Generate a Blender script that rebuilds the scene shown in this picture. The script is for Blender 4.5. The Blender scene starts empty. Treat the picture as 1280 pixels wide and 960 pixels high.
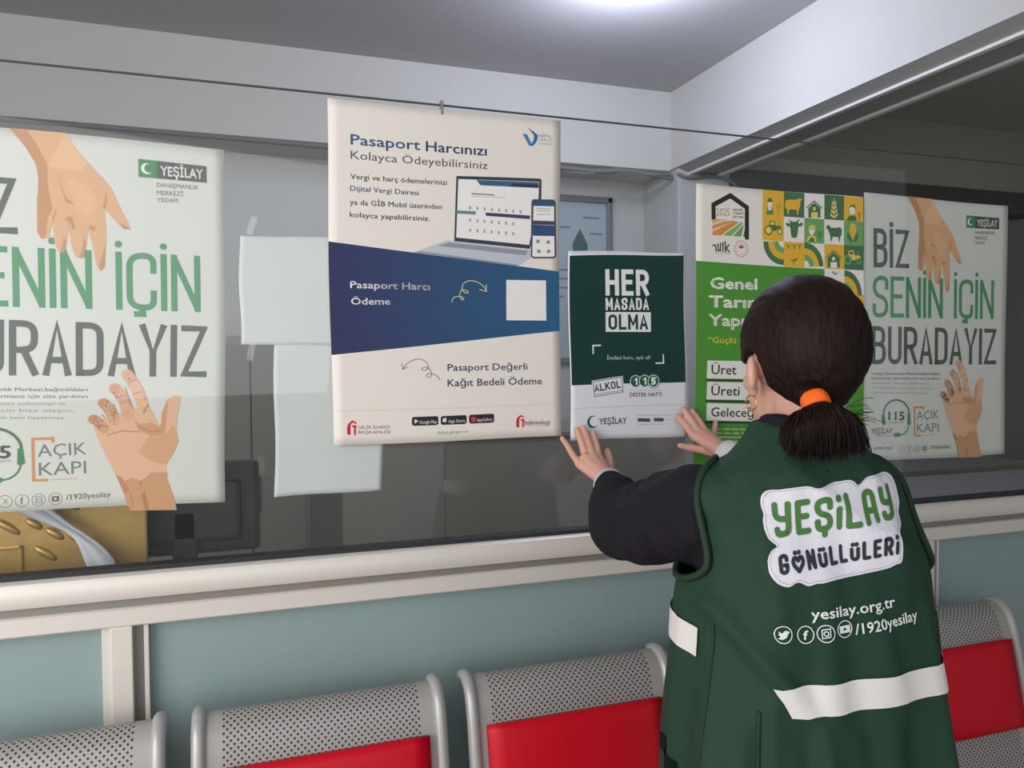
import bpy, bmesh, math, random
from mathutils import Vector, Matrix, noise
from mathutils.bvhtree import BVHTree
random.seed(7)
SC = bpy.context.scene
COL = SC.collection
PI = math.pi

def lin(c):
    if isinstance(c, str):
        c = [int(c[i:i + 2], 16) / 255 for i in (1, 3, 5)]
    return tuple(v / 12.92 if v <= .04045 else ((v + .055) / 1.055) ** 2.4 for v in c)

# ------------------------------------------------------------------ camera
yaw, pitch, roll = math.radians(19.0), math.radians(1.78), math.radians(0.39)
fw = Vector((math.sin(yaw) * math.cos(pitch), math.cos(yaw) * math.cos(pitch), -math.sin(pitch)))
rt = Vector((math.cos(yaw), -math.sin(yaw), 0))
up = rt.cross(fw)
r2 = rt * math.cos(roll) - up * math.sin(roll)
u2 = rt * math.sin(roll) + up * math.cos(roll)
cd = bpy.data.cameras.new('camera'); cam = bpy.data.objects.new('camera', cd); COL.objects.link(cam)
cd.sensor_width = 36; cd.lens = 975 / 1280 * 36; cd.clip_start = .02
M = Matrix((r2, u2, -fw)).transposed().to_4x4(); M.translation = Vector((0, -1.58, 1.45))
cam.matrix_world = M
SC.camera = cam

# ------------------------------------------------------------------ light and exposure
SC.view_settings.view_transform = 'Standard'; SC.view_settings.look = 'None'
SC.view_settings.exposure = 0.0; SC.view_settings.gamma = 1; SC.view_settings.use_curve_mapping = False
wd = bpy.data.worlds.new('sky'); SC.world = wd; wd.use_nodes = True
wb = wd.node_tree.nodes['Background']; wb.inputs[0].default_value = (.92, .96, 1, 1); wb.inputs[1].default_value = .55

def area(name, loc, target, size, size_y, power, color):
    d = bpy.data.lights.new(name, 'AREA'); d.shape = 'RECTANGLE'; d.size = size; d.size_y = size_y
    d.energy = power; d.color = color
    o = bpy.data.objects.new(name, d); COL.objects.link(o); o.location = loc
    o.rotation_euler = (Vector(target) - Vector(loc)).to_track_quat('-Z', 'Y').to_euler()
    return o
area('entrance_daylight', (-1.9, -1.6, 1.6), (.5, -.1, 1.1), 1.8, 1.9, 51, (1, .965, .93))
area('hall_daylight', (-.6, -3.7, 2.0), (.6, 0, 1.1), 2.6, 1.6, 24, (.95, .98, 1))

# ------------------------------------------------------------------ materials
MATS = {}
def nodes(name):
    m = bpy.data.materials.new(name); m.use_nodes = True
    nt = m.node_tree; return m, nt, nt.nodes['Principled BSDF']
def mat(name, col, rough=.6, metal=0, spec=.4, bump=0, scale=60, var=0, vscale=8, coat=0, stretch=None):
    if name in MATS: return MATS[name]
    m, nt, b = nodes(name)
    c = lin(col)
    b.inputs['Base Color'].default_value = (*c, 1); b.inputs['Roughness'].default_value = rough
    b.inputs['Metallic'].default_value = metal; b.inputs['Specular IOR Level'].default_value = spec
    if coat: b.inputs['Coat Weight'].default_value = coat
    if bump or var:
        tc = nt.nodes.new('ShaderNodeTexCoord'); mp = nt.nodes.new('ShaderNodeMapping')
        nt.links.new(tc.outputs['Object'], mp.inputs[0])
        if stretch: mp.inputs['Scale'].default_value = stretch
    if bump:
        n = nt.nodes.new('ShaderNodeTexNoise'); n.inputs['Scale'].default_value = scale; n.inputs['Detail'].default_value = 4
        nt.links.new(mp.outputs[0], n.inputs['Vector'])
        bp = nt.nodes.new('ShaderNodeBump'); bp.inputs['Strength'].default_value = bump; bp.inputs['Distance'].default_value = .01
        nt.links.new(n.outputs['Fac'], bp.inputs['Height']); nt.links.new(bp.outputs[0], b.inputs['Normal'])
    if var:
        n2 = nt.nodes.new('ShaderNodeTexNoise'); n2.inputs['Scale'].default_value = vscale; n2.inputs['Detail'].default_value = 3
        nt.links.new(mp.outputs[0], n2.inputs['Vector'])
        mx = nt.nodes.new('ShaderNodeMix'); mx.data_type = 'RGBA'
        mx.inputs['A'].default_value = (*[v * (1 - var) for v in c], 1); mx.inputs['B'].default_value = (*[min(1, v * (1 + var)) for v in c], 1)
        nt.links.new(n2.outputs['Fac'], mx.inputs['Factor']); nt.links.new(mx.outputs['Result'], b.inputs['Base Color'])
    MATS[name] = m; return m
def ink(c):
    return mat('ink_' + c[1:], c, .62, spec=.25)
def gradient_ink(c1, c2, w):
    k = 'ink_gradient'
    if k in MATS: return MATS[k]
    m, nt, b = nodes(k); b.inputs['Roughness'].default_value = .6; b.inputs['Specular IOR Level'].default_value = .25
    at = nt.nodes.new('ShaderNodeAttribute'); at.attribute_name = 'cm'
    sx = nt.nodes.new('ShaderNodeSeparateXYZ'); nt.links.new(at.outputs['Vector'], sx.inputs[0])
    dv = nt.nodes.new('ShaderNodeMath'); dv.operation = 'DIVIDE'; dv.inputs[1].default_value = w
    nt.links.new(sx.outputs[0], dv.inputs[0])
    mx = nt.nodes.new('ShaderNodeMix'); mx.data_type = 'RGBA'
    mx.inputs['A'].default_value = (*lin(c1), 1); mx.inputs['B'].default_value = (*lin(c2), 1)
    nt.links.new(dv.outputs[0], mx.inputs['Factor']); nt.links.new(mx.outputs['Result'], b.inputs['Base Color'])
    MATS[k] = m; return m
def glass_mat(name, tint, base=.04, refl=1.0):
    m = bpy.data.materials.new(name); m.use_nodes = True; nt = m.node_tree; nt.nodes.clear()
    out = nt.nodes.new('ShaderNodeOutputMaterial'); mix = nt.nodes.new('ShaderNodeMixShader')
    tr = nt.nodes.new('ShaderNodeBsdfTransparent'); tr.inputs[0].default_value = (*tint, 1)
    gl = nt.nodes.new('ShaderNodeBsdfGlossy'); gl.inputs['Roughness'].default_value = .015
    gl.inputs[0].default_value = (refl, refl, refl, 1)
    lw = nt.nodes.new('ShaderNodeLayerWeight'); lw.inputs[0].default_value = .5
    pw = nt.nodes.new('ShaderNodeMath'); pw.operation = 'POWER'; pw.inputs[1].default_value = 5
    ma = nt.nodes.new('ShaderNodeMath'); ma.operation = 'MULTIPLY_ADD'; ma.inputs[1].default_value = 1 - base; ma.inputs[2].default_value = base
    nt.links.new(lw.outputs['Facing'], pw.inputs[0]); nt.links.new(pw.outputs[0], ma.inputs[0])
    nt.links.new(ma.outputs[0], mix.inputs[0]); nt.links.new(tr.outputs[0], mix.inputs[1]); nt.links.new(gl.outputs[0], mix.inputs[2])
    nt.links.new(mix.outputs[0], out.inputs[0]); return m

# ------------------------------------------------------------------ mesh helpers
def box(bm, x0, x1, y0, y1, z0, z1, bev=0, mi=0):
    r = bmesh.ops.create_cube(bm, size=1)
    vs = r['verts']
    for v in vs:
        v.co = Vector((x0 + (v.co.x + .5) * (x1 - x0), y0 + (v.co.y + .5) * (y1 - y0), z0 + (v.co.z + .5) * (z1 - z0)))
    fs = {f for v in vs for f in v.link_faces}
    for f in fs: f.material_index = mi
    if bev:
        es = list({e for v in vs for e in v.link_edges})
        bmesh.ops.bevel(bm, geom=es, offset=bev, segments=2, affect='EDGES', profile=.6, material=-1)
def rings(bm, loops, cap0=True, cap1=True, closed=True, mi=0):
    vv = [[bm.verts.new(p) for p in L] for L in loops]
    n = len(vv[0])
    for a, b in zip(vv, vv[1:]):
        for i in range(n if closed else n - 1):
            j = (i + 1) % n
            f = bm.faces.new((a[i], a[j], b[j], b[i])); f.material_index = mi
    if cap0 and closed: bm.faces.new(list(reversed(vv[0]))).material_index = mi
    if cap1 and closed: bm.faces.new(vv[-1]).material_index = mi
    return vv
def frame_of(t):
    t = t.normalized(); a = Vector((0, 0, 1)) if abs(t.z) < .9 else Vector((1, 0, 0))
    x = t.cross(a).normalized(); return x, t.cross(x).normalized()
def tube(bm, pts, radii, seg=12, round_ends=True, mi=0, caps=True):
    pts = [Vector(p) for p in pts]
    if not hasattr(radii, '__len__'): radii = [radii] * len(pts)
    P, Rr = list(pts), list(radii)
    if round_ends:
        d0 = (P[0] - P[1]).normalized(); d1 = (P[-1] - P[-2]).normalized()
        pre = [(pts[0] + d0 * radii[0] * math.sin(a), radii[0] * math.cos(a)) for a in (1.35, .9, .45)]
        post = [(pts[-1] + d1 * radii[-1] * math.sin(a), radii[-1] * math.cos(a)) for a in (.45, .9, 1.35)]
        P = [p for p, _ in pre] + P + [p for p, _ in post]; Rr = [r for _, r in pre] + Rr + [r for _, r in post]
    x = None; loops = []
    for i, p in enumerate(P):
        t = (P[min(i + 1, len(P) - 1)] - P[max(i - 1, 0)])
        if t.length < 1e-9: t = Vector((0, 0, 1))
        t.normalize()
        if x is None: x, _ = frame_of(t)
        x = (x - t * x.dot(t)).normalized(); y = t.cross(x)
        loops.append([p + (x * math.cos(2 * PI * k / seg) + y * math.sin(2 * PI * k / seg)) * Rr[i] for k in range(seg)])
    rings(bm, loops, caps, caps, mi=mi)
def smooth_path(pts, n=8):
    P = [Vector(p) for p in pts]; out = []
    for i in range(len(P) - 1):
        a, b, c, d = P[max(i - 1, 0)], P[i], P[i + 1], P[min(i + 2, len(P) - 1)]
        for k in range(n):
            t = k / n
            out.append(.5 * ((2 * b) + (c - a) * t + (2 * a - 5 * b + 4 * c - d) * t * t + (3 * b - a - 3 * c + d) * t ** 3))
    return out + [P[-1]]
def ball(bm, c, r, seg=16, rot=None):
    res = bmesh.ops.create_uvsphere(bm, u_segments=seg, v_segments=max(6, seg // 2), radius=1)
    r = (r, r, r) if not hasattr(r, '__len__') else r
    for v in res['verts']:
        p = Vector((v.co.x * r[0], v.co.y * r[1], v.co.z * r[2]))
        v.co = (rot @ p if rot else p) + Vector(c)
def link(name, bm, m, parent=None, smooth=False):
    me = bpy.data.meshes.new(name)
    bmesh.ops.recalc_face_normals(bm, faces=bm.faces)
    bm.to_mesh(me); bm.free()
    for x in (m if isinstance(m, list) else [m]): me.materials.append(x)
    if smooth:
        for p in me.polygons: p.use_smooth = True
    o = bpy.data.objects.new(name, me); COL.objects.link(o)
    if parent: o.parent = parent
    return o
def autosmooth(o, ang=35):
    for p in o.data.polygons: p.use_smooth = True
    o.data.set_sharp_from_angle(angle=math.radians(ang)); return o
def thing(name, label, cat, loc=(0, 0, 0), group=None):
    o = bpy.data.objects.new(name, None); COL.objects.link(o); o.location = loc; o.empty_display_size = .05
    o['label'] = label; o['category'] = cat
    if group: o['group'] = group
    return o
def tag(o, label, cat, group=None):
    o['label'] = label; o['category'] = cat
    if group: o['group'] = group
    return o
def struct(o):
    o['kind'] = 'structure'; return o
def sbox(name, m, *b, bev=0):
    bm = bmesh.new(); box(bm, *b, bev=bev); return struct(link(name, bm, m))
PRINT = {
 'pas': [
  ('G','colour_band',[(0,-27.94),(0,-50.33),(49.2,-45.31),(49.2,-32.38)],'#35355c','#2b5e85',1),
  ('T','headline','Pasaport',(4.41,-8.62),(18.42,-8.56),2.13,'#3a6186',0.022,2),
  ('T','headline','Harcınızı',(19.67,-8.66),(32.59,-8.68),2.15,'#36496f',0.022,2),
  ('T','headline','Kolayca Ödeyebilirsiniz',(4.36,-11.45),(32.83,-11.5),1.69,'#55565f',0,2),
  ('T','body_text','Vergi ve harç ödemelerinizi',(4.3,-15.43),(24.01,-15.29),1.1,'#55555a',0.018,2),
  ('T','body_text','Dijital Vergi Dairesi',(4.26,-17.76),(18.06,-17.75),1.07,'#3f6283',0.018,2),
  ('T','body_text','ya da GİB Mobil üzerinden',(4.21,-20.49),(22.9,-20.32),1.07,'#4b4c55',0.018,2),
  ('T','body_text','kolayca yapabilirsiniz.',(4.17,-22.94),(20.34,-22.87),1.07,'#4b4c55',0.018,2),
  ('P','laptop_picture',[(17.0,-29.42),(23.85,-26.69),(42.89,-28.02),(42.88,-29.57),(39.57,-31.56)],'#bfc4ce',1),
  ('P','laptop_picture',[(17.0,-29.42),(39.57,-31.56),(39.35,-31.22),(18.25,-29.09)],'#8f96a3',2),
  ('P','laptop_picture',[(22.05,-27.92),(24.19,-27.09),(41.87,-28.19),(41.41,-29.19)],'#9096a2',2),
  ('P','laptop_picture',[(26.04,-13.3),(44.61,-12.7),(44.89,-13.11),(44.87,-17.13),(42.34,-27.79),(25.47,-26.79)],'#3b4152',2),
  ('P','laptop_picture',[(26.46,-13.93),(44.33,-13.4),(44.22,-17.17),(42.16,-26.94),(25.91,-26.02)],'#efece9',3),
  ('P','laptop_picture',[(30.35,-13.88),(44.24,-13.5),(44.24,-14.73),(31.22,-14.94)],'#3c6285',4),
  ('P','laptop_picture',[(38.32,-14.14),(44.24,-14.01),(44.24,-14.73),(37.87,-14.85)],'#33395c',5),
  ('P','laptop_picture',[(25.97,-20.4),(30.21,-20.42),(30.12,-21.09),(25.92,-21.06)],'#5d8a8c',4),
  ('P','laptop_picture',[(32.4,-20.55),(42.37,-20.69),(42.32,-21.46),(32.35,-21.22)],'#454266',4),
  ('P','laptop_picture',[(28.78,-19.41),(29.17,-19.39),(29.17,-20.06),(28.78,-20.08)],'#a3a1a6',4),
  ('P','laptop_picture',[(30.35,-19.45),(30.74,-19.43),(30.74,-20.1),(30.34,-20.12)],'#a3a1a6',4),
  ('P','laptop_picture',[(31.93,-19.49),(32.32,-19.46),(32.32,-20.13),(31.92,-20.16)],'#a3a1a6',4),
  ('P','laptop_picture',[(33.51,-19.52),(33.91,-19.5),(33.91,-20.17),(33.51,-20.19)],'#a3a1a6',4),
  ('P','laptop_picture',[(35.11,-19.56),(35.51,-19.54),(35.51,-20.21),(35.1,-20.23)],'#a3a1a6',4),
  ('P','laptop_picture',[(36.72,-19.6),(37.12,-19.58),(37.12,-20.25),(36.71,-20.27)],'#a3a1a6',4),
  ('P','laptop_picture',[(38.33,-19.64),(38.74,-19.61),(38.74,-20.29),(38.33,-20.31)],'#a3a1a6',4),
  ('P','laptop_picture',[(39.96,-19.67),(40.37,-19.65),(40.37,-20.33),(39.96,-20.35)],'#a3a1a6',4),
  ('P','laptop_picture',[(28.76,-21.99),(29.15,-21.97),(29.14,-22.64),(28.75,-22.65)],'#a3a1a6',4),
  ('P','laptop_picture',[(30.33,-22.03),(30.72,-22.01),(30.72,-22.68),(30.32,-22.7)],'#a3a1a6',4),
  ('P','laptop_picture',[(31.91,-22.08),(32.3,-22.06),(32.3,-22.73),(31.9,-22.75)],'#a3a1a6',4),
  ('P','laptop_picture',[(33.49,-22.12),(33.89,-22.1),(33.89,-22.78),(33.49,-22.8)],'#a3a1a6',4),
  ('P','laptop_picture',[(35.09,-22.17),(35.49,-22.15),(35.49,-22.82),(35.09,-22.84)],'#a3a1a6',4),
  ('P','laptop_picture',[(36.7,-22.22),(37.1,-22.2),(37.1,-22.87),(36.69,-22.89)],'#a3a1a6',4),
  ('P','laptop_picture',[(38.32,-22.26),(38.72,-22.24),(38.72,-22.92),(38.31,-22.94)],'#a3a1a6',4),
  ('P','laptop_picture',[(28.74,-24.07),(29.13,-24.05),(29.13,-24.72),(28.73,-24.73)],'#a3a1a6',4),
  ('P','laptop_picture',[(30.31,-24.12),(30.7,-24.1),(30.7,-24.77),(30.3,-24.79)],'#a3a1a6',4),
  ('P','laptop_picture',[(31.89,-24.17),(32.28,-24.15),(32.28,-24.82),(31.88,-24.84)],'#a3a1a6',4),
  ('P','laptop_picture',[(33.48,-24.22),(33.88,-24.2),(33.87,-24.88),(33.47,-24.9)],'#a3a1a6',4),
  ('P','laptop_picture',[(35.08,-24.28),(35.48,-24.26),(35.47,-24.93),(35.07,-24.95)],'#a3a1a6',4),
  ('P','laptop_picture',[(36.68,-24.33),(37.09,-24.31),(37.08,-24.99),(36.68,-25.0)],'#a3a1a6',4),
  ('P','laptop_picture',[(38.3,-24.38),(38.71,-24.36),(38.71,-25.04),(38.3,-25.06)],'#a3a1a6',4),
  ('P','laptop_picture',[(29.24,-16.65),(34.29,-16.67),(34.29,-16.92),(29.24,-16.9)],'#77777f',4),
  ('P','laptop_picture',[(29.24,-17.27),(36.96,-17.14),(36.96,-17.26),(29.24,-17.39)],'#b9b7b8',4),
  ('P','phone_picture',[(42.98,-17.16),(47.7,-16.97),(48.22,-17.45),(48.56,-29.02),(48.08,-29.6),(43.06,-29.77),(42.56,-29.32),(42.61,-17.69)],'#4a4f5c',5),
  ('P','phone_picture',[(43.11,-18.6),(47.84,-18.42),(48.09,-28.95),(47.8,-29.26),(43.16,-29.43),(42.88,-29.14)],'#f0ecea',6),
  ('P','phone_picture',[(42.94,-17.59),(47.94,-17.21),(48.03,-18.33),(42.93,-18.61)],'#31567a',6),
  ('P','phone_picture',[(43.0,-22.58),(48.01,-22.55),(48.05,-24.8),(42.99,-24.94)],'#33507c',7),
  ('P','phone_picture',[(43.01,-21.69),(48.02,-21.61),(48.01,-22.47),(43.0,-22.54)],'#474a5e',7),
  ('P','phone_picture',[(43.82,-25.76),(44.56,-25.73),(44.55,-26.41),(43.81,-26.44)],'#84858c',7),
  ('P','phone_picture',[(46.23,-25.83),(46.97,-25.8),(46.97,-26.49),(46.22,-26.52)],'#84858c',7),
  ('P','phone_picture',[(44.04,-27.89),(44.78,-27.86),(44.78,-28.55),(44.04,-28.58)],'#84858c',7),
  ('P','phone_picture',[(46.31,-27.81),(47.06,-27.78),(47.06,-28.47),(46.31,-28.5)],'#84858c',7),
  ('P','phone_picture',[(43.76,-19.08),(47.0,-18.9),(47.0,-19.03),(43.76,-19.21)],'#9b9aa0',7),
  ('P','phone_picture',[(43.75,-19.51),(47.0,-19.33),(47.0,-19.46),(43.75,-19.64)],'#9b9aa0',7),
  ('P','phone_picture',[(43.75,-20.28),(46.99,-20.11),(46.99,-20.24),(43.75,-20.41)],'#9b9aa0',7),
  ('P','corner_logo',[(40.55,-3.5),(41.55,-3.58),(42.45,-5.16),(42.54,-5.79),(41.99,-5.92)],'#3f86b4',2),
  ('P','corner_logo',[(41.73,-2.17),(43.01,-2.86),(43.96,-3.54),(43.82,-4.75),(42.99,-5.83),(42.26,-5.98),(43.09,-4.55),(43.09,-3.62)],'#2c6ea3',3),
  ('T','corner_logo','DİJİTAL',(44.19,-3.82),(47.05,-3.71),0.47,'#7d8290',0.02,2),
  ('T','corner_logo','VERGİ',(44.19,-4.71),(47.23,-4.55),0.51,'#8d919c',0,2),
  ('T','corner_logo','DAİRESİ',(44.18,-5.48),(47.32,-5.4),0.47,'#a0a3ac',0,2),
  ('T','band_text','Pasaport Harcı',(4.13,-36.96),(20.17,-37.01),1.43,'#f4f3f3',0.02,2),
  ('T','band_text','Ödeme',(4.19,-40.26),(11.99,-40.14),1.39,'#f4f3f3',0.02,2),
  ('L','curled_arrow',[(24.83,-39.4),(25.09,-38.65),(25.87,-38.26),(26.83,-38.28),(27.43,-38.6),(27.25,-38.94),(26.82,-38.7),(26.57,-37.79),(26.93,-36.95),(27.62,-36.85),(28.4,-37.17),(28.22,-37.5),(27.62,-37.35),(27.1,-36.78),(27.28,-35.69),(28.33,-35.0),(29.73,-34.96),(31.05,-35.43),(32.01,-36.25),(32.45,-37.0)],0.13,'#e9e6a4',2,3,0),
  ('L','curled_arrow',[(30.95,-36.69),(32.44,-37.08),(32.37,-35.65)],0.13,'#e9e6a4',2,0,0),
  ('P','white_square',[(36.93,-34.52),(46.1,-34.41),(46.07,-43.11),(36.87,-43.11)],'#ece9e6',2),
  ('L','curled_arrow_dark',[(14.28,-53.18),(14.78,-52.45),(15.88,-51.64),(17.22,-51.16),(18.48,-51.33),(19.4,-52.0),(19.64,-52.83),(19.21,-53.4),(18.45,-53.47),(18.29,-53.06),(18.97,-52.82),(19.89,-53.24),(20.3,-54.16),(20.13,-54.82),(19.45,-54.89),(19.2,-54.47),(19.8,-54.15),(20.81,-54.33),(21.66,-54.84),(22.04,-55.51)],0.13,'#5d5668',2,3,0),
  ('L','curled_arrow_dark',[(14.13,-52.04),(14.23,-53.26),(15.28,-52.78)],0.13,'#5d5668',2,0,0),
  ('T','fee_text','Pasaport Değerli',(23.77,-53.66),(41.42,-53.74),1.5,'#4f5670',0.02,2),
  ('T','fee_text','Kağıt Bedeli Ödeme',(23.74,-56.91),(44.75,-56.94),1.58,'#4f5670',0.02,2),
  ('L','footer',[(0.36,-61.42),(48.98,-61.36)],0.07,'#c9c0b8',2,0,0),
  ('P','footer',[(2.66,-64.97),(2.83,-64.17),(3.56,-63.48),(4.12,-63.41),(4.11,-63.81),(3.63,-63.96),(3.38,-64.43),(3.35,-66.28),(2.72,-66.25)],'#c9263c',2),
  ('P','footer',[(3.7,-64.36),(4.58,-64.39),(4.58,-64.8),(3.7,-64.76)],'#c9263c',2),
  ('P','footer',[(4.02,-64.78),(4.5,-64.79),(4.47,-66.32),(3.99,-66.3)],'#d14a5a',2),
  ('C','footer',(4.35,-63.9),0.24,'#c9263c',2,0.0),
  ('P','footer',[(38.74,-64.92),(38.9,-64.19),(39.6,-63.56),(40.15,-63.5),(40.15,-63.87),(39.68,-64.0),(39.44,-64.43),(39.43,-66.12),(38.81,-66.1)],'#c9263c',2),
  ('P','footer',[(39.75,-64.37),(40.62,-64.4),(40.61,-64.76),(39.75,-64.74)],'#c9263c',2),
  ('P','footer',[(40.07,-64.75),(40.54,-64.76),(40.53,-66.16),(40.06,-66.14)],'#d14a5a',2),
  ('C','footer',(40.38,-63.95),0.20400000000000001,'#c9263c',2,0.0),
  ('T','footer','GELİR İDARESİ',(4.93,-65.09),(11.46,-65.2),0.6,'#54525a',0,2),
  ('T','footer','BAŞKANLIĞI',(4.91,-66.1),(11.45,-66.22),0.65,'#54525a',0,2),
  ('T','footer','teknoloji',(40.57,-65.63),(46.5,-65.75),1.04,'#5a5860',0.02,2),
  ('L','footer',[(40.57,-65.93),(46.5,-66.05)],0.05,'#5a5860',2,0,0),
  ('P','footer',[(16.35,-62.99),(21.31,-62.97),(21.65,-63.23),(21.63,-64.56),(21.29,-64.84),(16.33,-64.8),(16.0,-64.5),(16.02,-63.22)],'#2d2b2d',2),
  ('T','footer','Google Play',(17.6,-64.43),(21.29,-64.43),0.7,'#e8e6e3',0.01,3),
  ('P','footer',[(22.51,-63.01),(27.41,-62.99),(27.76,-63.25),(27.75,-64.6),(27.4,-64.88),(22.49,-64.84),(22.15,-64.54),(22.16,-63.25)],'#2d2b2d',2),
  ('T','footer','App Store',(23.79,-64.47),(27.4,-64.46),0.71,'#e8e6e3',0.01,3),
  ('P','footer',[(28.64,-62.98),(33.44,-62.96),(33.8,-63.22),(33.79,-64.59),(33.43,-64.87),(28.63,-64.84),(28.28,-64.53),(28.29,-63.23)],'#2d2b2d',2),
  ('T','footer','AppGallery',(29.95,-64.46),(33.43,-64.45),0.72,'#e8e6e3',0.01,3),
  ('P','footer',[(16.56,-63.4),(17.39,-63.88),(16.55,-64.39)],'#d8dde0',3),
  ('C','footer',(22.97,-63.9),0.42,'#e8e6e3',3,0.0),
  ('C','footer',(23.28,-63.45),0.12,'#e8e6e3',3,0.0),
  ('P','footer',[(28.77,-63.45),(29.74,-63.48),(29.73,-64.5),(28.76,-64.46)],'#c9405a',3),
  ('T','footer','dijital.gib.gov.tr',(21.35,-66.72),(28.12,-66.72),0.67,'#7f7b80',0,2),
 ],
 'her': [
  ('P','dark_panel',[(0.35,-1.06),(28.91,-0.55),(28.86,-29.68),(0.25,-29.84)],'#143a36',1),
  ('S','headline','HER',(9.01,-9.94),(19.88,-9.86),5.86,'#e4e6e6',1.02,0,2),
  ('S','headline','MASADA',(9.01,-13.2),(19.83,-13.05),2.72,'#e4e6e6',0.5,0,2),
  ('P','headline',[(8.95,-13.59),(20.27,-13.6),(20.21,-18.08),(8.89,-18.01)],'#e4e6e6',2),
  ('S','headline','OLMA',(9.59,-17.58),(19.49,-17.54),3.46,'#22403f',0.62,0,3),
  ('L','upper_bracket',[(5.69,-22.8),(5.71,-21.05),(7.51,-21.02)],0.32,'#dfe4e2',2,0,0),
  ('L','lower_bracket',[(23.21,-23.36),(23.24,-25.19),(21.33,-25.21)],0.32,'#dfe4e2',2,0,0),
  ('T','slogan','İradeni koru, ayık ol!',(9.06,-24.25),(19.84,-24.25),0.87,'#dfe4e2',0.02,2),
  ('P','stamp',[(5.17,-28.97),(12.93,-27.99),(13.2,-31.83),(5.53,-32.87)],'#e4e4e8',2),
  ('L','stamp',[(5.48,-29.22),(12.65,-28.28),(12.93,-31.63),(5.8,-32.59),(5.48,-29.22)],0.16,'#4b5557',3,0,0),
  ('S','stamp','ALKOL',(5.87,-31.51),(12.45,-30.73),1.75,'#3a4648',0.34,0,3),
  ('L','stamp',[(5.97,-32.1),(12.72,-31.28)],0.2,'#9aa2a3',3,0,0),
  ('C','helpline_logo',(16.12,-29.28),1.42,'#e6eae8',3,0.0),
  ('C','helpline_logo',(16.12,-29.28),1.27,'#1f5c49',4,0.0),
  ('S','helpline_logo','1',(15.78,-30.11),(16.55,-30.13),1.67,'#eef0ee',0.42,0,5),
  ('C','helpline_logo',(18.33,-29.22),1.42,'#e6eae8',5,0.0),
  ('C','helpline_logo',(18.33,-29.22),1.27,'#1f5c49',6,0.0),
  ('S','helpline_logo','1',(17.98,-30.06),(18.76,-30.07),1.68,'#eef0ee',0.42,0,7),
  ('C','helpline_logo',(20.55,-29.27),1.42,'#e6eae8',7,0.0),
  ('C','helpline_logo',(20.55,-29.27),1.27,'#1f5c49',8,0.0),
  ('S','helpline_logo','5',(19.98,-30.1),(21.09,-30.12),1.69,'#eef0ee',0.42,0,9),
  ('C','helpline_logo',(20.66,-29.27),1.68,'#2f7a5e',3,1.54),
  ('T','helpline_logo','DESTEK HATTI',(14.65,-32.75),(22.68,-32.79),0.94,'#49545a',0.03,2),
  ('L','helpline_logo',[(14.67,-31.32),(22.7,-31.4)],0.1,'#9aa2a3',2,0,0),
  ('L','footer',[(0.48,-35.08),(28.73,-34.74)],0.08,'#a9acb4',2,0,0),
  ('C','footer',(5.4,-38.24),1.4,'#1f5a49',2,0.0),
  ('C','footer',(5.77,-38.15),1.15,'#e3e2ea',3,0.0),
  ('T','footer','YEŞİLAY',(6.97,-38.88),(13.74,-38.89),1.42,'#3b4450',0.035,2),
  ('P','footer',[(16.5,-37.69),(19.65,-37.78),(19.64,-38.58),(16.49,-38.48)],'#4a5068',2),
  ('P','footer',[(20.65,-37.66),(23.12,-37.74),(23.11,-38.53),(20.64,-38.46)],'#4a5068',2),
  ('L','footer',[(16.51,-37.0),(25.16,-37.15)],0.1,'#9aa0ad',2,0,0),
  ('L','footer',[(16.48,-39.08),(22.98,-39.18)],0.1,'#9aa0ad',2,0,0),
  ('L','footer',[(19.98,-38.14),(20.37,-38.05)],0.1,'#9aa0ad',2,0,0),
  ('L','footer',[(23.34,-38.14),(25.15,-38.1)],0.1,'#9aa0ad',2,0,0),
 ],
 'biz': [
  ('S','headline','BİZ',(3.14,-18.57),(14.9,-18.39),9.85,'#545d5b',1.2,0,2),
  ('S','headline','SENİN İÇİN',(3.05,-31.25),(44.71,-30.96),10.58,'#4e9468',1.08,0,2),
  ('S','headline','BURADAYIZ',(2.84,-43.21),(45.86,-43.33),9.76,'#565d5b',1.15,0,2),
  ('P','logo',[(34.34,-3.32),(46.08,-3.42),(46.08,-6.5),(34.32,-6.63)],'#4d5551',1),
  ('P','logo',[(34.34,-3.32),(37.48,-3.35),(37.47,-6.6),(34.32,-6.63)],'#3d8a56',2),
  ('C','logo',(35.77,-4.97),1.0,'#e8ece8',3,0.0),
  ('C','logo',(36.13,-4.89),0.8,'#3d8a56',4,0.0),
  ('T','logo','YEŞİLAY',(38.13,-5.97),(45.4,-5.82),1.81,'#f1f3f1',0.04,3),
  ('T','logo','DANIŞMANLIK',(37.42,-8.13),(44.6,-7.95),0.84,'#6b716e',0.01,2),
  ('T','logo','MERKEZİ',(37.42,-9.58),(41.94,-9.41),0.85,'#6b716e',0.01,2),
  ('T','logo','YEDAM',(37.41,-10.86),(40.97,-10.71),0.8,'#6b716e',0.01,2),
  ('P','reaching_hand_picture',[(13.98,0.04),(16.24,-2.88),(17.87,-5.83),(18.24,-8.4),(17.9,-13.03),(17.89,-17.82),(18.61,-19.0),(19.69,-18.65),(20.32,-15.9),(20.62,-19.75),(21.15,-21.11),(22.1,-21.2),(22.53,-19.23),(22.85,-16.99),(23.34,-20.34),(23.97,-21.86),(25.18,-22.1),(25.68,-19.4),(25.94,-16.76),(26.58,-19.34),(27.25,-23.23),(27.94,-24.21),(28.58,-23.23),(28.86,-17.6),(28.65,-12.89),(30.47,-15.11),(31.8,-16.4),(32.94,-16.35),(32.59,-15.34),(31.12,-12.28),(29.87,-9.23),(28.41,-7.41),(26.0,-4.83),(24.13,-2.58),(22.62,0.07)],'#d9ac84',4),
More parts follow.
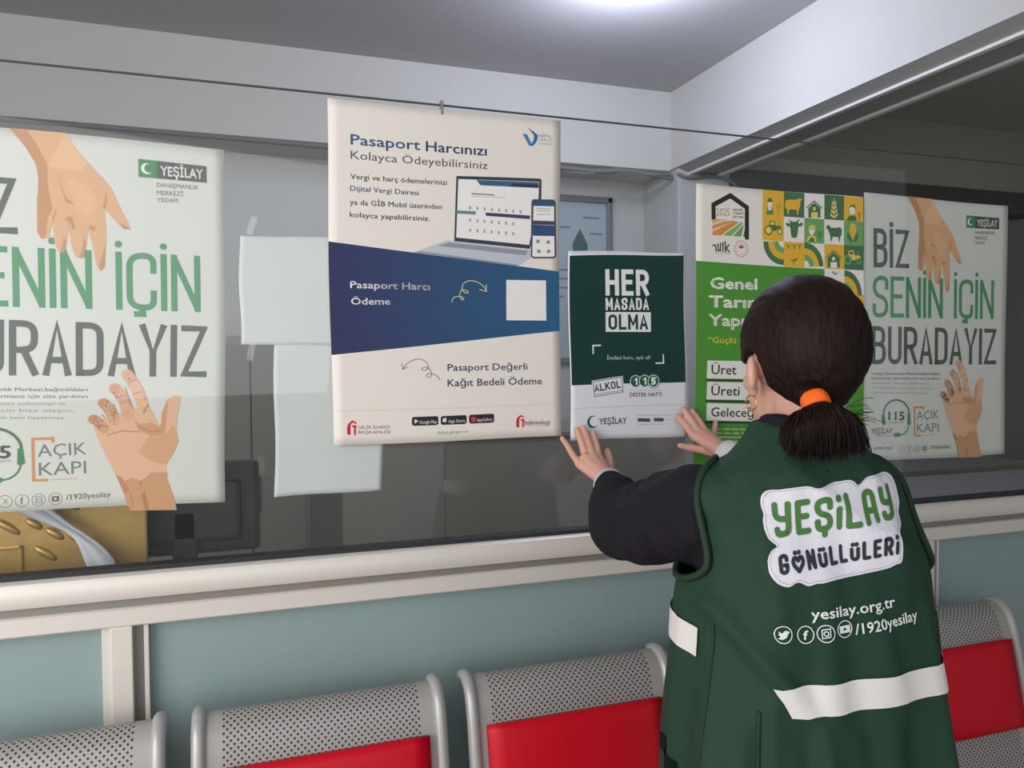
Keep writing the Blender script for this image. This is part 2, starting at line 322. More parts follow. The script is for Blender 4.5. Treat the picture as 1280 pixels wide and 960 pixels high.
  ('P','reaching_hand_picture',[(13.98,0.04),(16.24,-2.88),(17.87,-5.83),(18.24,-8.4),(17.9,-13.03),(17.89,-17.82),(18.61,-19.0),(19.25,-18.3),(19.52,-15.2),(20.34,-13.59),(19.67,-9.41),(19.7,-5.95),(18.23,-2.66),(16.6,-0.03)],'#c08f68',5),
  ('P','reaching_hand_picture',[(20.18,-16.11),(20.73,-14.71),(21.08,-13.14),(20.46,-14.73)],'#c08f68',6),
  ('P','reaching_hand_picture',[(22.68,-17.08),(23.17,-15.29),(24.02,-16.39),(23.5,-17.21),(23.1,-15.88)],'#c08f68',6),
  ('P','reaching_hand_picture',[(25.84,-16.84),(26.33,-16.02),(27.3,-16.46),(26.77,-17.16),(26.26,-16.62)],'#c08f68',6),
  ('P','reaching_hand_picture',[(28.3,-12.92),(28.73,-11.31),(28.95,-9.71),(29.15,-11.27),(28.79,-12.88)],'#c08f68',6),
  ('P','reaching_hand_picture',[(21.27,-7.72),(22.52,-11.47),(24.05,-12.5),(22.52,-12.24)],'#c08f68',6),
  ('P','reaching_hand_picture',[(21.42,-21.24),(22.1,-21.12),(22.45,-19.62),(22.06,-18.1),(21.77,-20.06)],'#c08f68',6),
  ('P','reaching_hand_picture',[(24.49,-21.9),(25.25,-22.01),(25.61,-19.6),(25.21,-17.87),(25.05,-20.22)],'#c08f68',6),
  ('P','reaching_hand_picture',[(27.53,-23.68),(28.01,-24.13),(28.58,-23.15),(28.68,-19.19),(28.24,-21.2)],'#c08f68',6),
  ('P','reaching_hand_picture',[(30.82,-15.08),(31.8,-16.32),(32.87,-16.28),(31.88,-15.59)],'#c08f68',6),
  ('P','reaching_hand_picture',[(22.15,-14.99),(23.18,-14.51),(23.85,-15.63),(22.83,-15.71)],'#c08f68',6),
  ('P','reaching_hand_picture',[(19.7,-5.95),(22.62,0.07),(24.13,-2.58),(26.0,-4.83),(25.3,-6.54),(22.56,-6.43)],'#e2b88f',5),
  ('P','reaching_hand_picture',[(22.55,-7.98),(25.97,-8.82),(27.68,-12.18),(25.92,-15.07),(24.22,-13.26)],'#dfb48c',5),
  ('P','lifted_hand_picture',[(32.27,-68.29),(31.57,-65.1),(30.16,-61.42),(28.48,-57.83),(27.03,-54.13),(26.62,-52.53),(28.03,-51.16),(30.59,-50.38),(33.11,-49.19),(36.01,-49.2),(37.57,-52.27),(37.91,-52.19),(38.1,-49.82),(38.96,-47.58),(40.45,-46.63),(41.31,-47.04),(41.19,-48.52),(40.73,-50.66),(40.61,-53.54),(40.98,-55.4),(40.03,-57.84),(38.72,-59.86),(38.97,-62.54),(40.0,-65.88),(40.59,-68.47)],'#dfb597',4),
  ('L','lifted_hand_picture',[(35.2,-50.21),(34.21,-46.56),(32.78,-43.83),(32.18,-42.95)],2.05,'#e0b799',5,3,1),
  ('C','lifted_hand_picture',(32.18,-42.95),0.7379999999999999,'#d8a98c',6,0.0),
  ('L','lifted_hand_picture',[(32.38,-50.59),(31.61,-47.77),(30.62,-46.09),(30.05,-45.53)],1.95,'#dbb092',5,3,1),
  ('C','lifted_hand_picture',(30.05,-45.53),0.702,'#cf9d80',6,0.0),
  ('L','lifted_hand_picture',[(30.05,-51.58),(29.35,-49.77),(28.55,-48.49),(28.19,-48.17)],1.85,'#d7aa8c',5,3,1),
  ('C','lifted_hand_picture',(28.19,-48.17),0.666,'#c99678',6,0.0),
  ('L','lifted_hand_picture',[(28.37,-52.96),(27.67,-52.07),(26.98,-51.42),(26.49,-51.18)],1.75,'#d2a385',5,3,1),
  ('C','lifted_hand_picture',(26.49,-51.18),0.63,'#c28d70',6,0.0),
  ('L','lifted_hand_picture',[(33.18,-49.31),(32.4,-47.17),(31.87,-45.36)],0.12,'#b4805f',6,0,0),
  ('L','lifted_hand_picture',[(30.59,-50.38),(29.89,-48.57)],0.12,'#b4805f',6,0,0),
  ('L','lifted_hand_picture',[(28.46,-50.96),(27.97,-50.36)],0.12,'#b4805f',6,0,0),
  ('P','lifted_hand_picture',[(31.23,-63.07),(32.67,-62.11),(34.48,-62.79),(36.32,-61.22),(38.9,-61.31),(38.97,-62.54),(40.0,-65.88),(40.59,-68.47),(32.27,-68.29),(31.57,-65.1)],'#c99c74',5),
  ('P','lifted_hand_picture',[(33.28,-51.21),(34.18,-52.23),(36.36,-51.85),(37.65,-52.68),(37.91,-52.19),(38.1,-49.82),(39.15,-47.78),(38.95,-50.65),(38.56,-54.32),(35.99,-54.28),(34.17,-53.44)],'#cc9b7a',5),
  ('P','lifted_hand_picture',[(35.99,-54.28),(38.56,-54.32),(40.06,-52.3),(40.61,-53.54),(40.98,-55.4),(40.03,-57.84),(38.72,-59.86),(36.33,-59.18),(34.15,-57.49)],'#d3a581',5),
  ('P','lifted_hand_picture',[(34.12,-62.77),(34.66,-62.79),(35.91,-68.35),(35.0,-68.31)],'#b3855f',5),
  ('P','lifted_hand_picture',[(30.16,-61.42),(31.57,-65.1),(32.27,-68.29),(33.54,-68.36),(32.66,-64.74),(31.23,-62.06)],'#c28a6c',5),
  ('L','lifted_hand_picture',[(33.12,-46.65),(34.65,-46.08)],0.16,'#b4805f',6,0,0),
  ('L','lifted_hand_picture',[(30.25,-47.37),(31.76,-46.81)],0.16,'#b4805f',6,0,0),
  ('L','lifted_hand_picture',[(32.49,-44.47),(33.79,-43.82)],0.16,'#b4805f',6,0,0),
  ('L','lifted_hand_picture',[(34.17,-52.63),(35.99,-53.47),(37.83,-53.5)],0.16,'#b4805f',6,0,0),
  ('L','lifted_hand_picture',[(28.79,-54.16),(31.29,-53.4),(34.17,-53.64)],0.16,'#b4805f',6,0,0),
  ('T','small_print','Yeşilay Danışmanlık Merkezi,bağımlılıkları',(2.67,-45.91),(25.69,-46.06),0.67,'#77797b',0.02,2),
  ('T','small_print','hayatınızdan çıkarmanız için size yardımcı',(2.66,-47.07),(25.68,-47.29),0.68,'#77797b',0.02,2),
  ('T','small_print','olmaya hazır. Ücretsiz psikoterapi ve',(2.64,-48.26),(22.07,-48.55),0.63,'#9a9b9c',0,2),
  ('T','small_print','desteğimiz için bize ulaşın,',(2.63,-49.46),(23.34,-49.81),0.6,'#9a9b9c',0,2),
  ('T','small_print','bağımlılıktan uzak yeni hayatınıza',(2.61,-50.65),(21.78,-51.06),0.59,'#9a9b9c',0,2),
  ('L','helpline_logo',[(6.9,-57.27),(6.71,-56.71),(6.64,-56.13),(6.67,-55.56),(6.81,-55.0),(7.05,-54.47),(7.39,-53.99),(7.82,-53.55),(8.33,-53.18),(8.9,-52.89),(9.52,-52.67),(10.18,-52.55),(10.86,-52.51),(11.54,-52.57),(12.2,-52.72),(12.83,-52.96),(13.41,-53.28),(13.93,-53.67),(14.37,-54.13),(14.72,-54.64),(14.98,-55.18),(15.13,-55.76),(15.16,-56.34),(15.09,-56.92),(14.91,-57.48)],0.5,'#5c7d6b',2,0,0),
  ('P','helpline_logo',[(5.89,-56.33),(6.87,-56.08),(7.22,-58.52),(6.88,-59.05),(6.01,-58.71)],'#4f8a62',3),
  ('P','helpline_logo',[(14.57,-56.17),(15.4,-56.01),(15.72,-58.76),(15.07,-59.2),(14.47,-58.95)],'#4f8a62',3),
  ('L','helpline_logo',[(15.06,-58.97),(14.6,-60.32),(13.3,-61.42),(11.66,-61.73)],0.32,'#5c7d6b',2,2,0),
  ('P','helpline_logo',[(9.9,-61.17),(11.66,-61.05),(12.36,-61.39),(12.01,-62.1),(10.37,-62.14),(9.79,-61.76)],'#4f8a62',3),
  ('T','helpline_logo','115',(8.26,-57.65),(13.46,-57.78),2.26,'#5c6361',0.05,2),
  ('T','helpline_logo','DANIŞMA HATTI',(8.26,-58.55),(13.47,-58.51),0.41,'#8a8f8d',0.01,2),
  ('T','helpline_logo','YEŞİLAY',(2.29,-61.06),(9.55,-61.2),1.43,'#5c6361',0.02,2),
  ('T','helpline_logo','DANIŞMANLIK MERKEZİ',(3.44,-61.81),(9.2,-61.96),0.31,'#8a8f8d',0.01,2),
  ('L','open_door_logo',[(20.05,-55.02),(20.04,-54.51),(16.94,-54.54),(16.99,-61.91),(18.96,-61.97)],0.5,'#d19462',2,0,0),
  ('L','open_door_logo',[(19.56,-61.95),(23.8,-61.9)],0.14,'#cfa37c',2,0,0),
  ('T','open_door_logo','AÇIK',(17.67,-57.76),(25.41,-57.55),2.33,'#7b7f80',0.0,2),
  ('T','open_door_logo','KAPI',(17.82,-61.11),(25.32,-61.03),2.43,'#7b7f80',0.0,2),
  ('T','contact_line','yesilay.org.tr',(2.98,-65.11),(9.74,-65.19),0.81,'#7b7f80',0.02,2),
  ('C','contact_line',(12.57,-65.44),1.12,'#8b8a84',2,1.0),
  ('C','contact_line',(15.12,-65.44),1.12,'#8b8a84',2,1.0),
  ('C','contact_line',(17.74,-65.44),1.12,'#8b8a84',2,1.0),
  ('C','contact_line',(20.35,-65.4),1.12,'#8b8a84',2,1.0),
  ('T','contact_line','X',(12.17,-65.85),(13.03,-65.85),0.97,'#8b8a84',0,2),
  ('T','contact_line','f',(14.88,-66.09),(15.38,-66.07),1.32,'#8b8a84',0.03,2),
  ('L','contact_line',[(17.24,-64.83),(18.25,-64.84),(18.28,-66.02),(17.26,-66.01),(17.24,-64.83)],0.12,'#8b8a84',2,0,0),
  ('C','contact_line',(17.74,-65.44),0.34,'#8b8a84',2,0.22),
  ('P','contact_line',[(19.88,-64.91),(20.84,-64.91),(20.97,-65.16),(20.97,-65.71),(20.79,-65.94),(19.91,-65.93),(19.74,-65.69),(19.74,-65.14)],'#6f6c60',2),
  ('P','contact_line',[(20.19,-65.12),(20.66,-65.42),(20.18,-65.67)],'#e6e2d8',3),
  ('T','contact_line','/1920yesilay',(22.07,-65.72),(29.35,-65.53),1.03,'#77776f',0.02,2),
 ],
 'tuik': [
  ('P','green_field',[(0,-17.75),(0,-68.3),(49.0,-68.3),(49.0,-18.61)],'#4f9338',1),
  ('L','house_logo',[(4.81,-7.42),(4.73,-4.59),(9.33,-2.11),(14.0,-4.57),(14.07,-11.54)],1.15,'#38302c',2,0,0),
  ('P','house_logo',[(4.44,-7.91),(8.87,-7.71),(6.59,-8.22),(4.45,-8.97)],'#d8ac74',2),
  ('P','house_logo',[(4.45,-9.29),(7.86,-8.15),(10.93,-7.88),(5.34,-9.99),(4.47,-10.42)],'#d09a5c',2),
  ('P','house_logo',[(4.47,-10.78),(10.41,-8.05),(11.96,-8.04),(6.88,-11.52),(4.48,-11.59)],'#d98f3e',2),
  ('P','house_logo',[(7.38,-11.51),(12.48,-8.07),(13.0,-8.3),(9.68,-11.53)],'#7fae6c',2),
  ('P','house_logo',[(10.19,-11.51),(12.75,-8.97),(13.16,-8.73),(12.46,-11.49)],'#6ba05c',2),
  ('P','house_logo',[(13.03,-11.44),(13.4,-9.8),(13.75,-11.55)],'#4a6a50',2),
  ('T','house_logo','2025',(5.56,-7.04),(9.25,-6.83),1.86,'#a99c66',0.0,2),
  ('T','house_logo','GENEL',(10.08,-5.58),(12.97,-5.41),0.47,'#4d463c',0.03,2),
  ('T','house_logo','TARIM',(10.09,-6.39),(12.98,-6.27),0.47,'#4d463c',0.03,2),
  ('T','house_logo','SAYIMI',(10.1,-7.21),(12.99,-7.14),0.47,'#4d463c',0.03,2),
  ('L','institute_logo',[(4.68,-13.99),(5.39,-13.96),(5.55,-15.32)],0.34,'#3a3634',2,0,0),
  ('L','institute_logo',[(6.04,-13.69),(6.11,-15.12),(6.71,-15.14),(6.75,-13.43)],0.34,'#3a3634',2,0,0),
  ('L','institute_logo',[(7.38,-13.23),(7.42,-15.24)],0.34,'#3a3634',2,0,0),
  ('L','institute_logo',[(8.01,-12.99),(8.09,-15.3)],0.34,'#3a3634',2,0,0),
  ('L','institute_logo',[(9.04,-13.63),(8.23,-14.48),(9.1,-15.26)],0.34,'#3a3634',2,0,0),
  ('L','institute_logo',[(5.41,-15.75),(9.34,-15.76)],0.1,'#8d8784',2,0,0),
  ('C','institute_logo',(12.48,-14.38),1.95,'#d68f98',2,1.8),
  ('C','institute_logo',(12.48,-14.38),1.35,'#dfa5ab',2,1.27),
  ('L','institute_logo',[(14.04,-14.32),(14.51,-14.3)],0.09,'#d9919a',2,0,0),
  ('L','institute_logo',[(13.92,-14.89),(14.36,-15.03)],0.09,'#d9919a',2,0,0),
  ('L','institute_logo',[(13.59,-15.38),(13.92,-15.67)],0.09,'#d9919a',2,0,0),
  ('L','institute_logo',[(13.09,-15.72),(13.27,-16.11)],0.09,'#d9919a',2,0,0),
  ('L','institute_logo',[(12.5,-15.85),(12.5,-16.29)],0.09,'#d9919a',2,0,0),
  ('L','institute_logo',[(11.91,-15.77),(11.73,-16.17)],0.09,'#d9919a',2,0,0),
  ('L','institute_logo',[(11.4,-15.47),(11.08,-15.79)],0.09,'#d9919a',2,0,0),
  ('L','institute_logo',[(11.06,-15.01),(10.64,-15.19)],0.09,'#d9919a',2,0,0),
  ('L','institute_logo',[(10.94,-14.45),(10.48,-14.47)],0.09,'#d9919a',2,0,0),
  ('L','institute_logo',[(11.05,-13.88),(10.62,-13.74)],0.09,'#d9919a',2,0,0),
  ('L','institute_logo',[(11.38,-13.39),(11.05,-13.1)],0.09,'#d9919a',2,0,0),
  ('L','institute_logo',[(11.88,-13.05),(11.7,-12.66)],0.09,'#d9919a',2,0,0),
  ('L','institute_logo',[(12.47,-12.91),(12.47,-12.48)],0.09,'#d9919a',2,0,0),
  ('L','institute_logo',[(13.07,-13.0),(13.24,-12.59)],0.09,'#d9919a',2,0,0),
  ('L','institute_logo',[(13.57,-13.29),(13.9,-12.97)],0.09,'#d9919a',2,0,0),
  ('L','institute_logo',[(13.91,-13.76),(14.35,-13.57)],0.09,'#d9919a',2,0,0),
  ('P','institute_logo',[(11.63,-13.99),(12.48,-13.43),(13.36,-13.91),(12.48,-14.43)],'#b5506a',2),
  ('P','icon_grid',[(18.39,0.02),(24.57,-0.03),(24.6,-6.04),(18.43,-5.99)],'#e3b23c',2),
  ('P','icon_grid',[(24.57,-0.03),(30.71,-0.08),(30.74,-6.1),(24.6,-6.04)],'#4c7553',2),
  ('P','icon_grid',[(30.71,-0.08),(36.84,-0.13),(36.85,-6.16),(30.74,-6.1)],'#e9e5e1',2),
  ('P','icon_grid',[(36.84,-0.13),(42.97,-0.18),(42.97,-6.21),(36.85,-6.16)],'#4c7553',2),
  ('P','icon_grid',[(42.97,-0.18),(49.07,-0.23),(49.06,-6.27),(42.97,-6.21)],'#e3b23c',2),
  ('P','icon_grid',[(18.43,-5.99),(24.6,-6.04),(24.64,-12.07),(18.48,-12.01)],'#e3b23c',2),
  ('P','icon_grid',[(24.6,-6.04),(30.74,-6.1),(30.76,-12.13),(24.64,-12.07)],'#e9e5e1',2),
  ('P','icon_grid',[(30.74,-6.1),(36.85,-6.16),(36.86,-12.19),(30.76,-12.13)],'#6fa866',2),
  ('P','icon_grid',[(36.85,-6.16),(42.97,-6.21),(42.97,-12.25),(36.86,-12.19)],'#e9e5e1',2),
  ('P','icon_grid',[(42.97,-6.21),(49.06,-6.27),(49.06,-12.31),(42.97,-12.25)],'#6fa866',2),
  ('P','icon_grid',[(18.48,-12.01),(24.64,-12.07),(24.67,-18.11),(18.52,-18.04)],'#e9e5e1',2),
  ('P','icon_grid',[(24.64,-12.07),(30.76,-12.13),(30.78,-18.17),(24.67,-18.11)],'#e3b23c',2),
  ('P','icon_grid',[(30.76,-12.13),(36.86,-12.19),(36.87,-18.24),(30.78,-18.17)],'#e9e5e1',2),
  ('P','icon_grid',[(36.86,-12.19),(42.97,-12.25),(42.97,-18.31),(36.87,-18.24)],'#e3b23c',2),
  ('P','icon_grid',[(42.97,-12.25),(49.06,-12.31),(49.05,-18.37),(42.97,-18.31)],'#4c7553',2),
  ('P','icon_grid',[(42.97,-18.31),(49.05,-18.37),(49.04,-24.45),(42.98,-24.37)],'#e9e5e1',2),
  ('P','icon_grid',[(36.87,-18.24),(42.97,-18.31),(42.98,-24.37),(36.89,-24.3)],'#e9e5e1',2),
  ('P','icon_grid',[(42.98,-24.37),(49.04,-24.45),(49.03,-30.53),(42.98,-30.45)],'#e3b23c',2),
  ('P','icon_grid',[(36.89,-24.3),(42.98,-24.37),(42.98,-30.45),(36.9,-30.38)],'#6fa866',2),
  ('P','icon_grid',[(42.98,-30.45),(49.03,-30.53),(49.02,-36.63),(42.98,-36.55)],'#4c7553',2),
  ('P','icon_grid',[(36.9,-30.38),(42.98,-30.45),(42.98,-36.55),(36.91,-36.46)],'#e9e5e1',2),
  ('P','icon_grid',[(19.41,-2.85),(19.88,-2.5),(19.95,-1.93),(20.84,-1.8),(21.07,-2.43),(21.55,-2.67)],'#4c7553',4),
  ('P','icon_grid',[(19.8,-3.01),(21.19,-2.92),(21.08,-3.68),(19.97,-3.75)],'#e9e5e1',4),
  ('P','icon_grid',[(20.08,-3.68),(20.91,-3.63),(21.09,-4.71),(19.97,-4.78)],'#e9e5e1',5),
  ('P','icon_grid',[(19.54,-5.9),(19.64,-4.34),(20.14,-3.97),(20.31,-4.87),(20.87,-4.84),(20.97,-3.92),(21.42,-4.24),(21.54,-5.79)],'#5d8a5a',4),
  ('P','icon_grid',[(22.39,-2.92),(22.56,-2.91),(22.57,-4.05),(22.4,-4.06)],'#8aa050',4),
  ('P','icon_grid',[(22.95,-2.88),(23.12,-2.87),(23.13,-4.02),(22.96,-4.03)],'#8aa050',4),
  ('P','icon_grid',[(23.51,-2.85),(23.68,-2.84),(23.69,-3.99),(23.52,-4.0)],'#8aa050',4),
  ('P','icon_grid',[(22.43,-3.95),(23.66,-3.87),(23.66,-4.03),(22.43,-4.11)],'#8aa050',4),
  ('P','icon_grid',[(22.96,-4.03),(23.13,-4.02),(23.14,-5.63),(22.97,-5.64)],'#8aa050',4),
  ('P','icon_grid',[(24.84,-3.23),(25.12,-2.17),(26.2,-1.87),(28.19,-1.86),(28.91,-1.47),(29.62,-1.38),(30.06,-1.75),(29.48,-2.01),(29.49,-3.29),(29.06,-4.06),(28.84,-5.42),(28.55,-5.43),(28.43,-4.24),(26.21,-4.23),(25.99,-5.46),(25.7,-5.41),(25.5,-4.27),(25.02,-4.02)],'#e3b23c',4),
  ('P','icon_grid',[(31.28,-3.83),(33.74,-2.05),(36.23,-3.66),(36.23,-3.35),(33.73,-1.72),(31.27,-3.51)],'#5b6660',5),
  ('P','icon_grid',[(31.94,-3.61),(33.74,-2.29),(35.67,-3.48),(35.67,-5.8),(31.95,-6.01)],'#4c7553',4),
  ('P','icon_grid',[(33.33,-3.36),(34.15,-3.31),(34.15,-4.13),(33.33,-4.18)],'#e0cf7a',5),
  ('P','icon_grid',[(32.81,-4.63),(34.79,-4.52),(34.8,-5.92),(32.82,-6.03)],'#e0cf7a',5),
  ('P','icon_grid',[(37.13,-15.79),(39.64,-14.04),(42.17,-15.72),(42.17,-15.41),(39.64,-13.71),(37.13,-15.46)],'#4c7553',5),
  ('P','icon_grid',[(37.81,-15.58),(39.64,-14.27),(41.6,-15.53),(41.6,-17.88),(37.81,-18.02)],'#4c7553',4),
  ('P','icon_grid',[(39.22,-15.36),(40.05,-15.33),(40.05,-16.16),(39.23,-16.19)],'#e9e5e1',5),
  ('P','icon_grid',[(38.7,-16.63),(40.71,-16.56),(40.71,-17.99),(38.7,-18.06)],'#e9e5e1',5),
  ('P','icon_grid',[(39.74,-0.78),(39.92,-0.77),(39.92,-5.78),(39.75,-5.79)],'#e6cf86',4),
  ('P','icon_grid',[(39.8,-5.39),(38.74,-4.5),(38.68,-5.26),(39.63,-5.77)],'#e6cf86',5),
  ('P','icon_grid',[(39.86,-5.38),(40.93,-4.37),(40.99,-5.13),(40.04,-5.75)],'#e6cf86',5),
  ('P','icon_grid',[(39.8,-4.32),(38.91,-3.43),(38.85,-4.19),(39.63,-4.71)],'#e6cf86',5),
  ('P','icon_grid',[(39.86,-4.32),(40.75,-3.32),(40.81,-4.07),(40.04,-4.69)],'#e6cf86',5),
  ('P','icon_grid',[(39.8,-3.26),(39.09,-2.36),(39.03,-3.12),(39.62,-3.65)],'#e6cf86',5),
  ('P','icon_grid',[(39.86,-3.25),(40.57,-2.27),(40.63,-3.02),(40.04,-3.62)],'#e6cf86',5),
  ('P','icon_grid',[(39.8,-2.24),(39.26,-1.33),(39.21,-2.09),(39.62,-2.63)],'#e6cf86',5),
  ('P','icon_grid',[(39.86,-2.24),(40.39,-1.26),(40.46,-2.01),(40.04,-2.61)],'#e6cf86',5),
  ('P','icon_grid',[(44.66,-2.85),(45.11,-2.11),(46.32,-2.08),(46.63,-2.85),(46.47,-3.94),(44.35,-4.06)],'#5a8a4e',4),
  ('C','icon_grid',(45.5,-3.64),0.9550561797752809,'#e9e5e1',5,0.0),
  ('P','icon_grid',[(43.75,-6.19),(44.35,-5.13),(45.11,-4.85),(46.17,-4.79),(46.78,-5.16),(46.93,-6.11)],'#4c7553',5),
  ('P','icon_grid',[(47.33,-3.89),(48.24,-3.84),(48.24,-4.79),(47.32,-4.85)],'#c98a2c',5),
  ('P','icon_grid',[(47.63,-4.59),(47.87,-4.58),(47.87,-6.16),(47.63,-6.17)],'#5a8a4e',5),
  ('C','icon_grid',(20.2,-9.57),1.1797752808988764,'#7a7a2c',4,0.0),
  ('C','icon_grid',(20.2,-9.57),0.7865168539325842,'#e9d27a',5,0.0),
  ('C','icon_grid',(23.47,-9.75),0.7865168539325842,'#7a7a2c',4,0.0),
  ('C','icon_grid',(23.47,-9.75),0.5056179775280899,'#e9d27a',5,0.0),
  ('P','icon_grid',[(20.47,-8.64),(20.47,-7.33),(22.0,-7.18),(22.12,-8.32),(23.83,-8.46),(24.11,-8.91),(22.85,-9.09),(22.29,-9.58),(21.46,-9.62),(21.17,-8.72)],'#4c7553',3),
  ('P','icon_grid',[(20.77,-7.55),(21.78,-7.49),(21.78,-8.18),(20.78,-8.23)],'#e9d27a',5),
  ('P','icon_grid',[(23.18,-7.35),(23.32,-7.34),(23.32,-8.38),(23.18,-8.38)],'#4c7553',4),
  ('C','icon_grid',(44.05,-15.89),1.1797752808988764,'#7fae6c',4,0.0),
  ('C','icon_grid',(44.05,-15.89),0.7865168539325842,'#4c7553',5,0.0),
  ('C','icon_grid',(47.59,-16.11),0.7865168539325842,'#7fae6c',4,0.0),
  ('C','icon_grid',(47.59,-16.11),0.5056179775280899,'#4c7553',5,0.0),
  ('P','icon_grid',[(44.35,-14.92),(44.35,-13.56),(46.01,-13.41),(46.13,-14.61),(47.98,-14.78),(48.29,-15.24),(46.92,-15.42),(46.31,-15.92),(45.41,-15.95),(45.11,-15.01)],'#e6c26a',3),
  ('P','icon_grid',[(44.68,-13.78),(45.77,-13.74),(45.77,-14.46),(44.68,-14.5)],'#4c7553',5),
  ('P','icon_grid',[(47.29,-13.6),(47.44,-13.6),(47.44,-14.68),(47.29,-14.68)],'#e6c26a',4),
  ('P','icon_grid',[(26.51,-7.21),(25.79,-6.63),(26.36,-6.76),(27.08,-7.18),(28.36,-7.07),(28.93,-6.62),(29.5,-6.54),(28.84,-7.16),(29.08,-7.61),(30.08,-7.16),(30.37,-7.78),(29.51,-8.29),(28.96,-8.2),(28.66,-10.3),(28.38,-11.06),(27.09,-11.08),(26.75,-10.4),(26.46,-8.33),(25.8,-8.48),(25.15,-7.93),(25.32,-7.46),(26.37,-7.68)],'#4c7553',4),
  ('P','icon_grid',[(31.96,-8.98),(32.1,-8.15),(32.97,-7.64),(33.99,-7.94),(34.16,-8.82),(33.7,-9.59),(32.98,-10.45),(32.31,-9.66)],'#d9c46a',4),
  ('P','icon_grid',[(32.19,-9.01),(33.84,-8.93),(33.58,-9.71),(32.98,-10.33),(32.37,-9.77)],'#e9e5e1',5),
  ('P','icon_grid',[(31.39,-11.76),(31.91,-10.61),(32.54,-10.35),(33.41,-10.31),(34.14,-10.62),(34.43,-11.78)],'#e3cf62',5),
  ('P','icon_grid',[(31.97,-11.78),(32.54,-10.82),(33.56,-10.77),(33.85,-11.74)],'#4c7553',6),
  ('P','icon_grid',[(34.69,-9.07),(34.92,-9.06),(34.93,-10.35),(34.69,-10.36)],'#4c7553',4),
  ('P','icon_grid',[(35.39,-9.04),(35.62,-9.03),(35.63,-10.32),(35.39,-10.33)],'#4c7553',4),
  ('P','icon_grid',[(35.98,-9.01),(36.21,-9.0),(36.21,-10.29),(35.98,-10.3)],'#4c7553',4),
  ('P','icon_grid',[(34.75,-10.24),(36.18,-10.17),(36.18,-10.36),(34.75,-10.43)],'#4c7553',4),
  ('P','icon_grid',[(35.39,-10.33),(35.63,-10.32),(35.63,-11.75),(35.4,-11.76)],'#4c7553',4),
  ('P','icon_grid',[(37.38,-8.47),(37.5,-7.75),(38.15,-7.48),(38.68,-7.81),(38.83,-8.16),(40.46,-8.12),(41.65,-7.89),(42.31,-8.45),(42.19,-9.89),(41.8,-10.26),(41.6,-11.48),(41.36,-11.49),(41.21,-10.41),(39.43,-10.37),(39.13,-11.45),(38.83,-11.47),(38.63,-10.18),(38.24,-9.13),(37.8,-8.56)],'#4c7553',4),
  ('P','icon_grid',[(43.9,-10.28),(44.11,-8.84),(44.96,-10.23),(45.71,-11.44),(44.81,-11.31)],'#4c7553',4),
  ('P','icon_grid',[(47.38,-10.36),(47.23,-8.68),(46.47,-10.16),(45.71,-11.44),(46.77,-11.25)],'#4c7553',4),
  ('P','icon_grid',[(45.71,-10.91),(44.66,-8.81),(44.81,-7.37),(45.26,-6.75),(46.32,-6.82),(46.84,-7.51),(46.87,-8.7)],'#e0b04a',5),
  ('P','icon_grid',[(24.64,-12.05),(18.7,-12.32),(18.76,-13.05),(18.91,-13.77),(19.16,-14.47),(19.51,-15.12),(19.94,-15.72),(20.45,-16.26),(21.04,-16.73),(21.69,-17.12),(22.38,-17.42),(23.12,-17.64),(23.89,-17.75),(24.67,-17.78)],'#4c7553',3),
  ('P','icon_grid',[(24.64,-12.05),(20.11,-12.25),(20.16,-12.81),(20.27,-13.36),(20.47,-13.89),(20.73,-14.39),(21.06,-14.84),(21.45,-15.25),(21.9,-15.61),(22.39,-15.9),(22.92,-16.13),(23.49,-16.3),(24.07,-16.38),(24.66,-16.4)],'#e3b23c',4),
  ('P','icon_grid',[(24.64,-12.05),(21.65,-12.18),(21.68,-12.55),(21.76,-12.91),(21.89,-13.26),(22.06,-13.59),(22.28,-13.89),(22.54,-14.16),(22.83,-14.39),(23.16,-14.59),(23.51,-14.74),(23.88,-14.84),(24.26,-14.9),(24.65,-14.91)],'#6fa866',5),
  ('P','icon_grid',[(24.64,-12.05),(23.08,-12.12),(23.1,-12.31),(23.14,-12.5),(23.2,-12.68),(23.29,-12.85),(23.41,-13.01),(23.54,-13.15),(23.7,-13.27),(23.87,-13.37),(24.05,-13.45),(24.24,-13.5),(24.44,-13.53),(24.65,-13.53)],'#e9e5e1',6),
  ('P','icon_grid',[(30.78,-17.95),(36.52,-17.75),(36.47,-16.98),(36.32,-16.23),(36.08,-15.51),(35.74,-14.83),(35.32,-14.21),(34.82,-13.65),(34.25,-13.17),(33.62,-12.77),(32.95,-12.46),(32.24,-12.25),(31.5,-12.13),(30.76,-12.12)],'#4c7553',3),
  ('P','icon_grid',[(30.78,-17.95),(35.13,-17.8),(35.1,-17.22),(34.98,-16.65),(34.8,-16.1),(34.54,-15.59),(34.22,-15.11),(33.84,-14.69),(33.41,-14.32),(32.94,-14.02),(32.43,-13.78),(31.89,-13.62),(31.33,-13.53),(30.76,-13.52)],'#e3b23c',4),
  ('P','icon_grid',[(30.78,-17.95),(33.64,-17.85),(33.61,-17.47),(33.54,-17.1),(33.42,-16.74),(33.25,-16.4),(33.04,-16.09),(32.79,-15.81),(32.51,-15.57),(32.2,-15.37),(31.86,-15.21),(31.51,-15.1),(31.14,-15.04),(30.77,-15.03)],'#6fa866',5),
  ('P','icon_grid',[(30.78,-17.95),(32.26,-17.9),(32.25,-17.7),(32.21,-17.51),(32.15,-17.32),(32.06,-17.15),(31.95,-16.99),(31.82,-16.84),(31.68,-16.72),(31.52,-16.61),(31.34,-16.53),(31.16,-16.47),(30.97,-16.44),(30.78,-16.43)],'#e9e5e1',6),
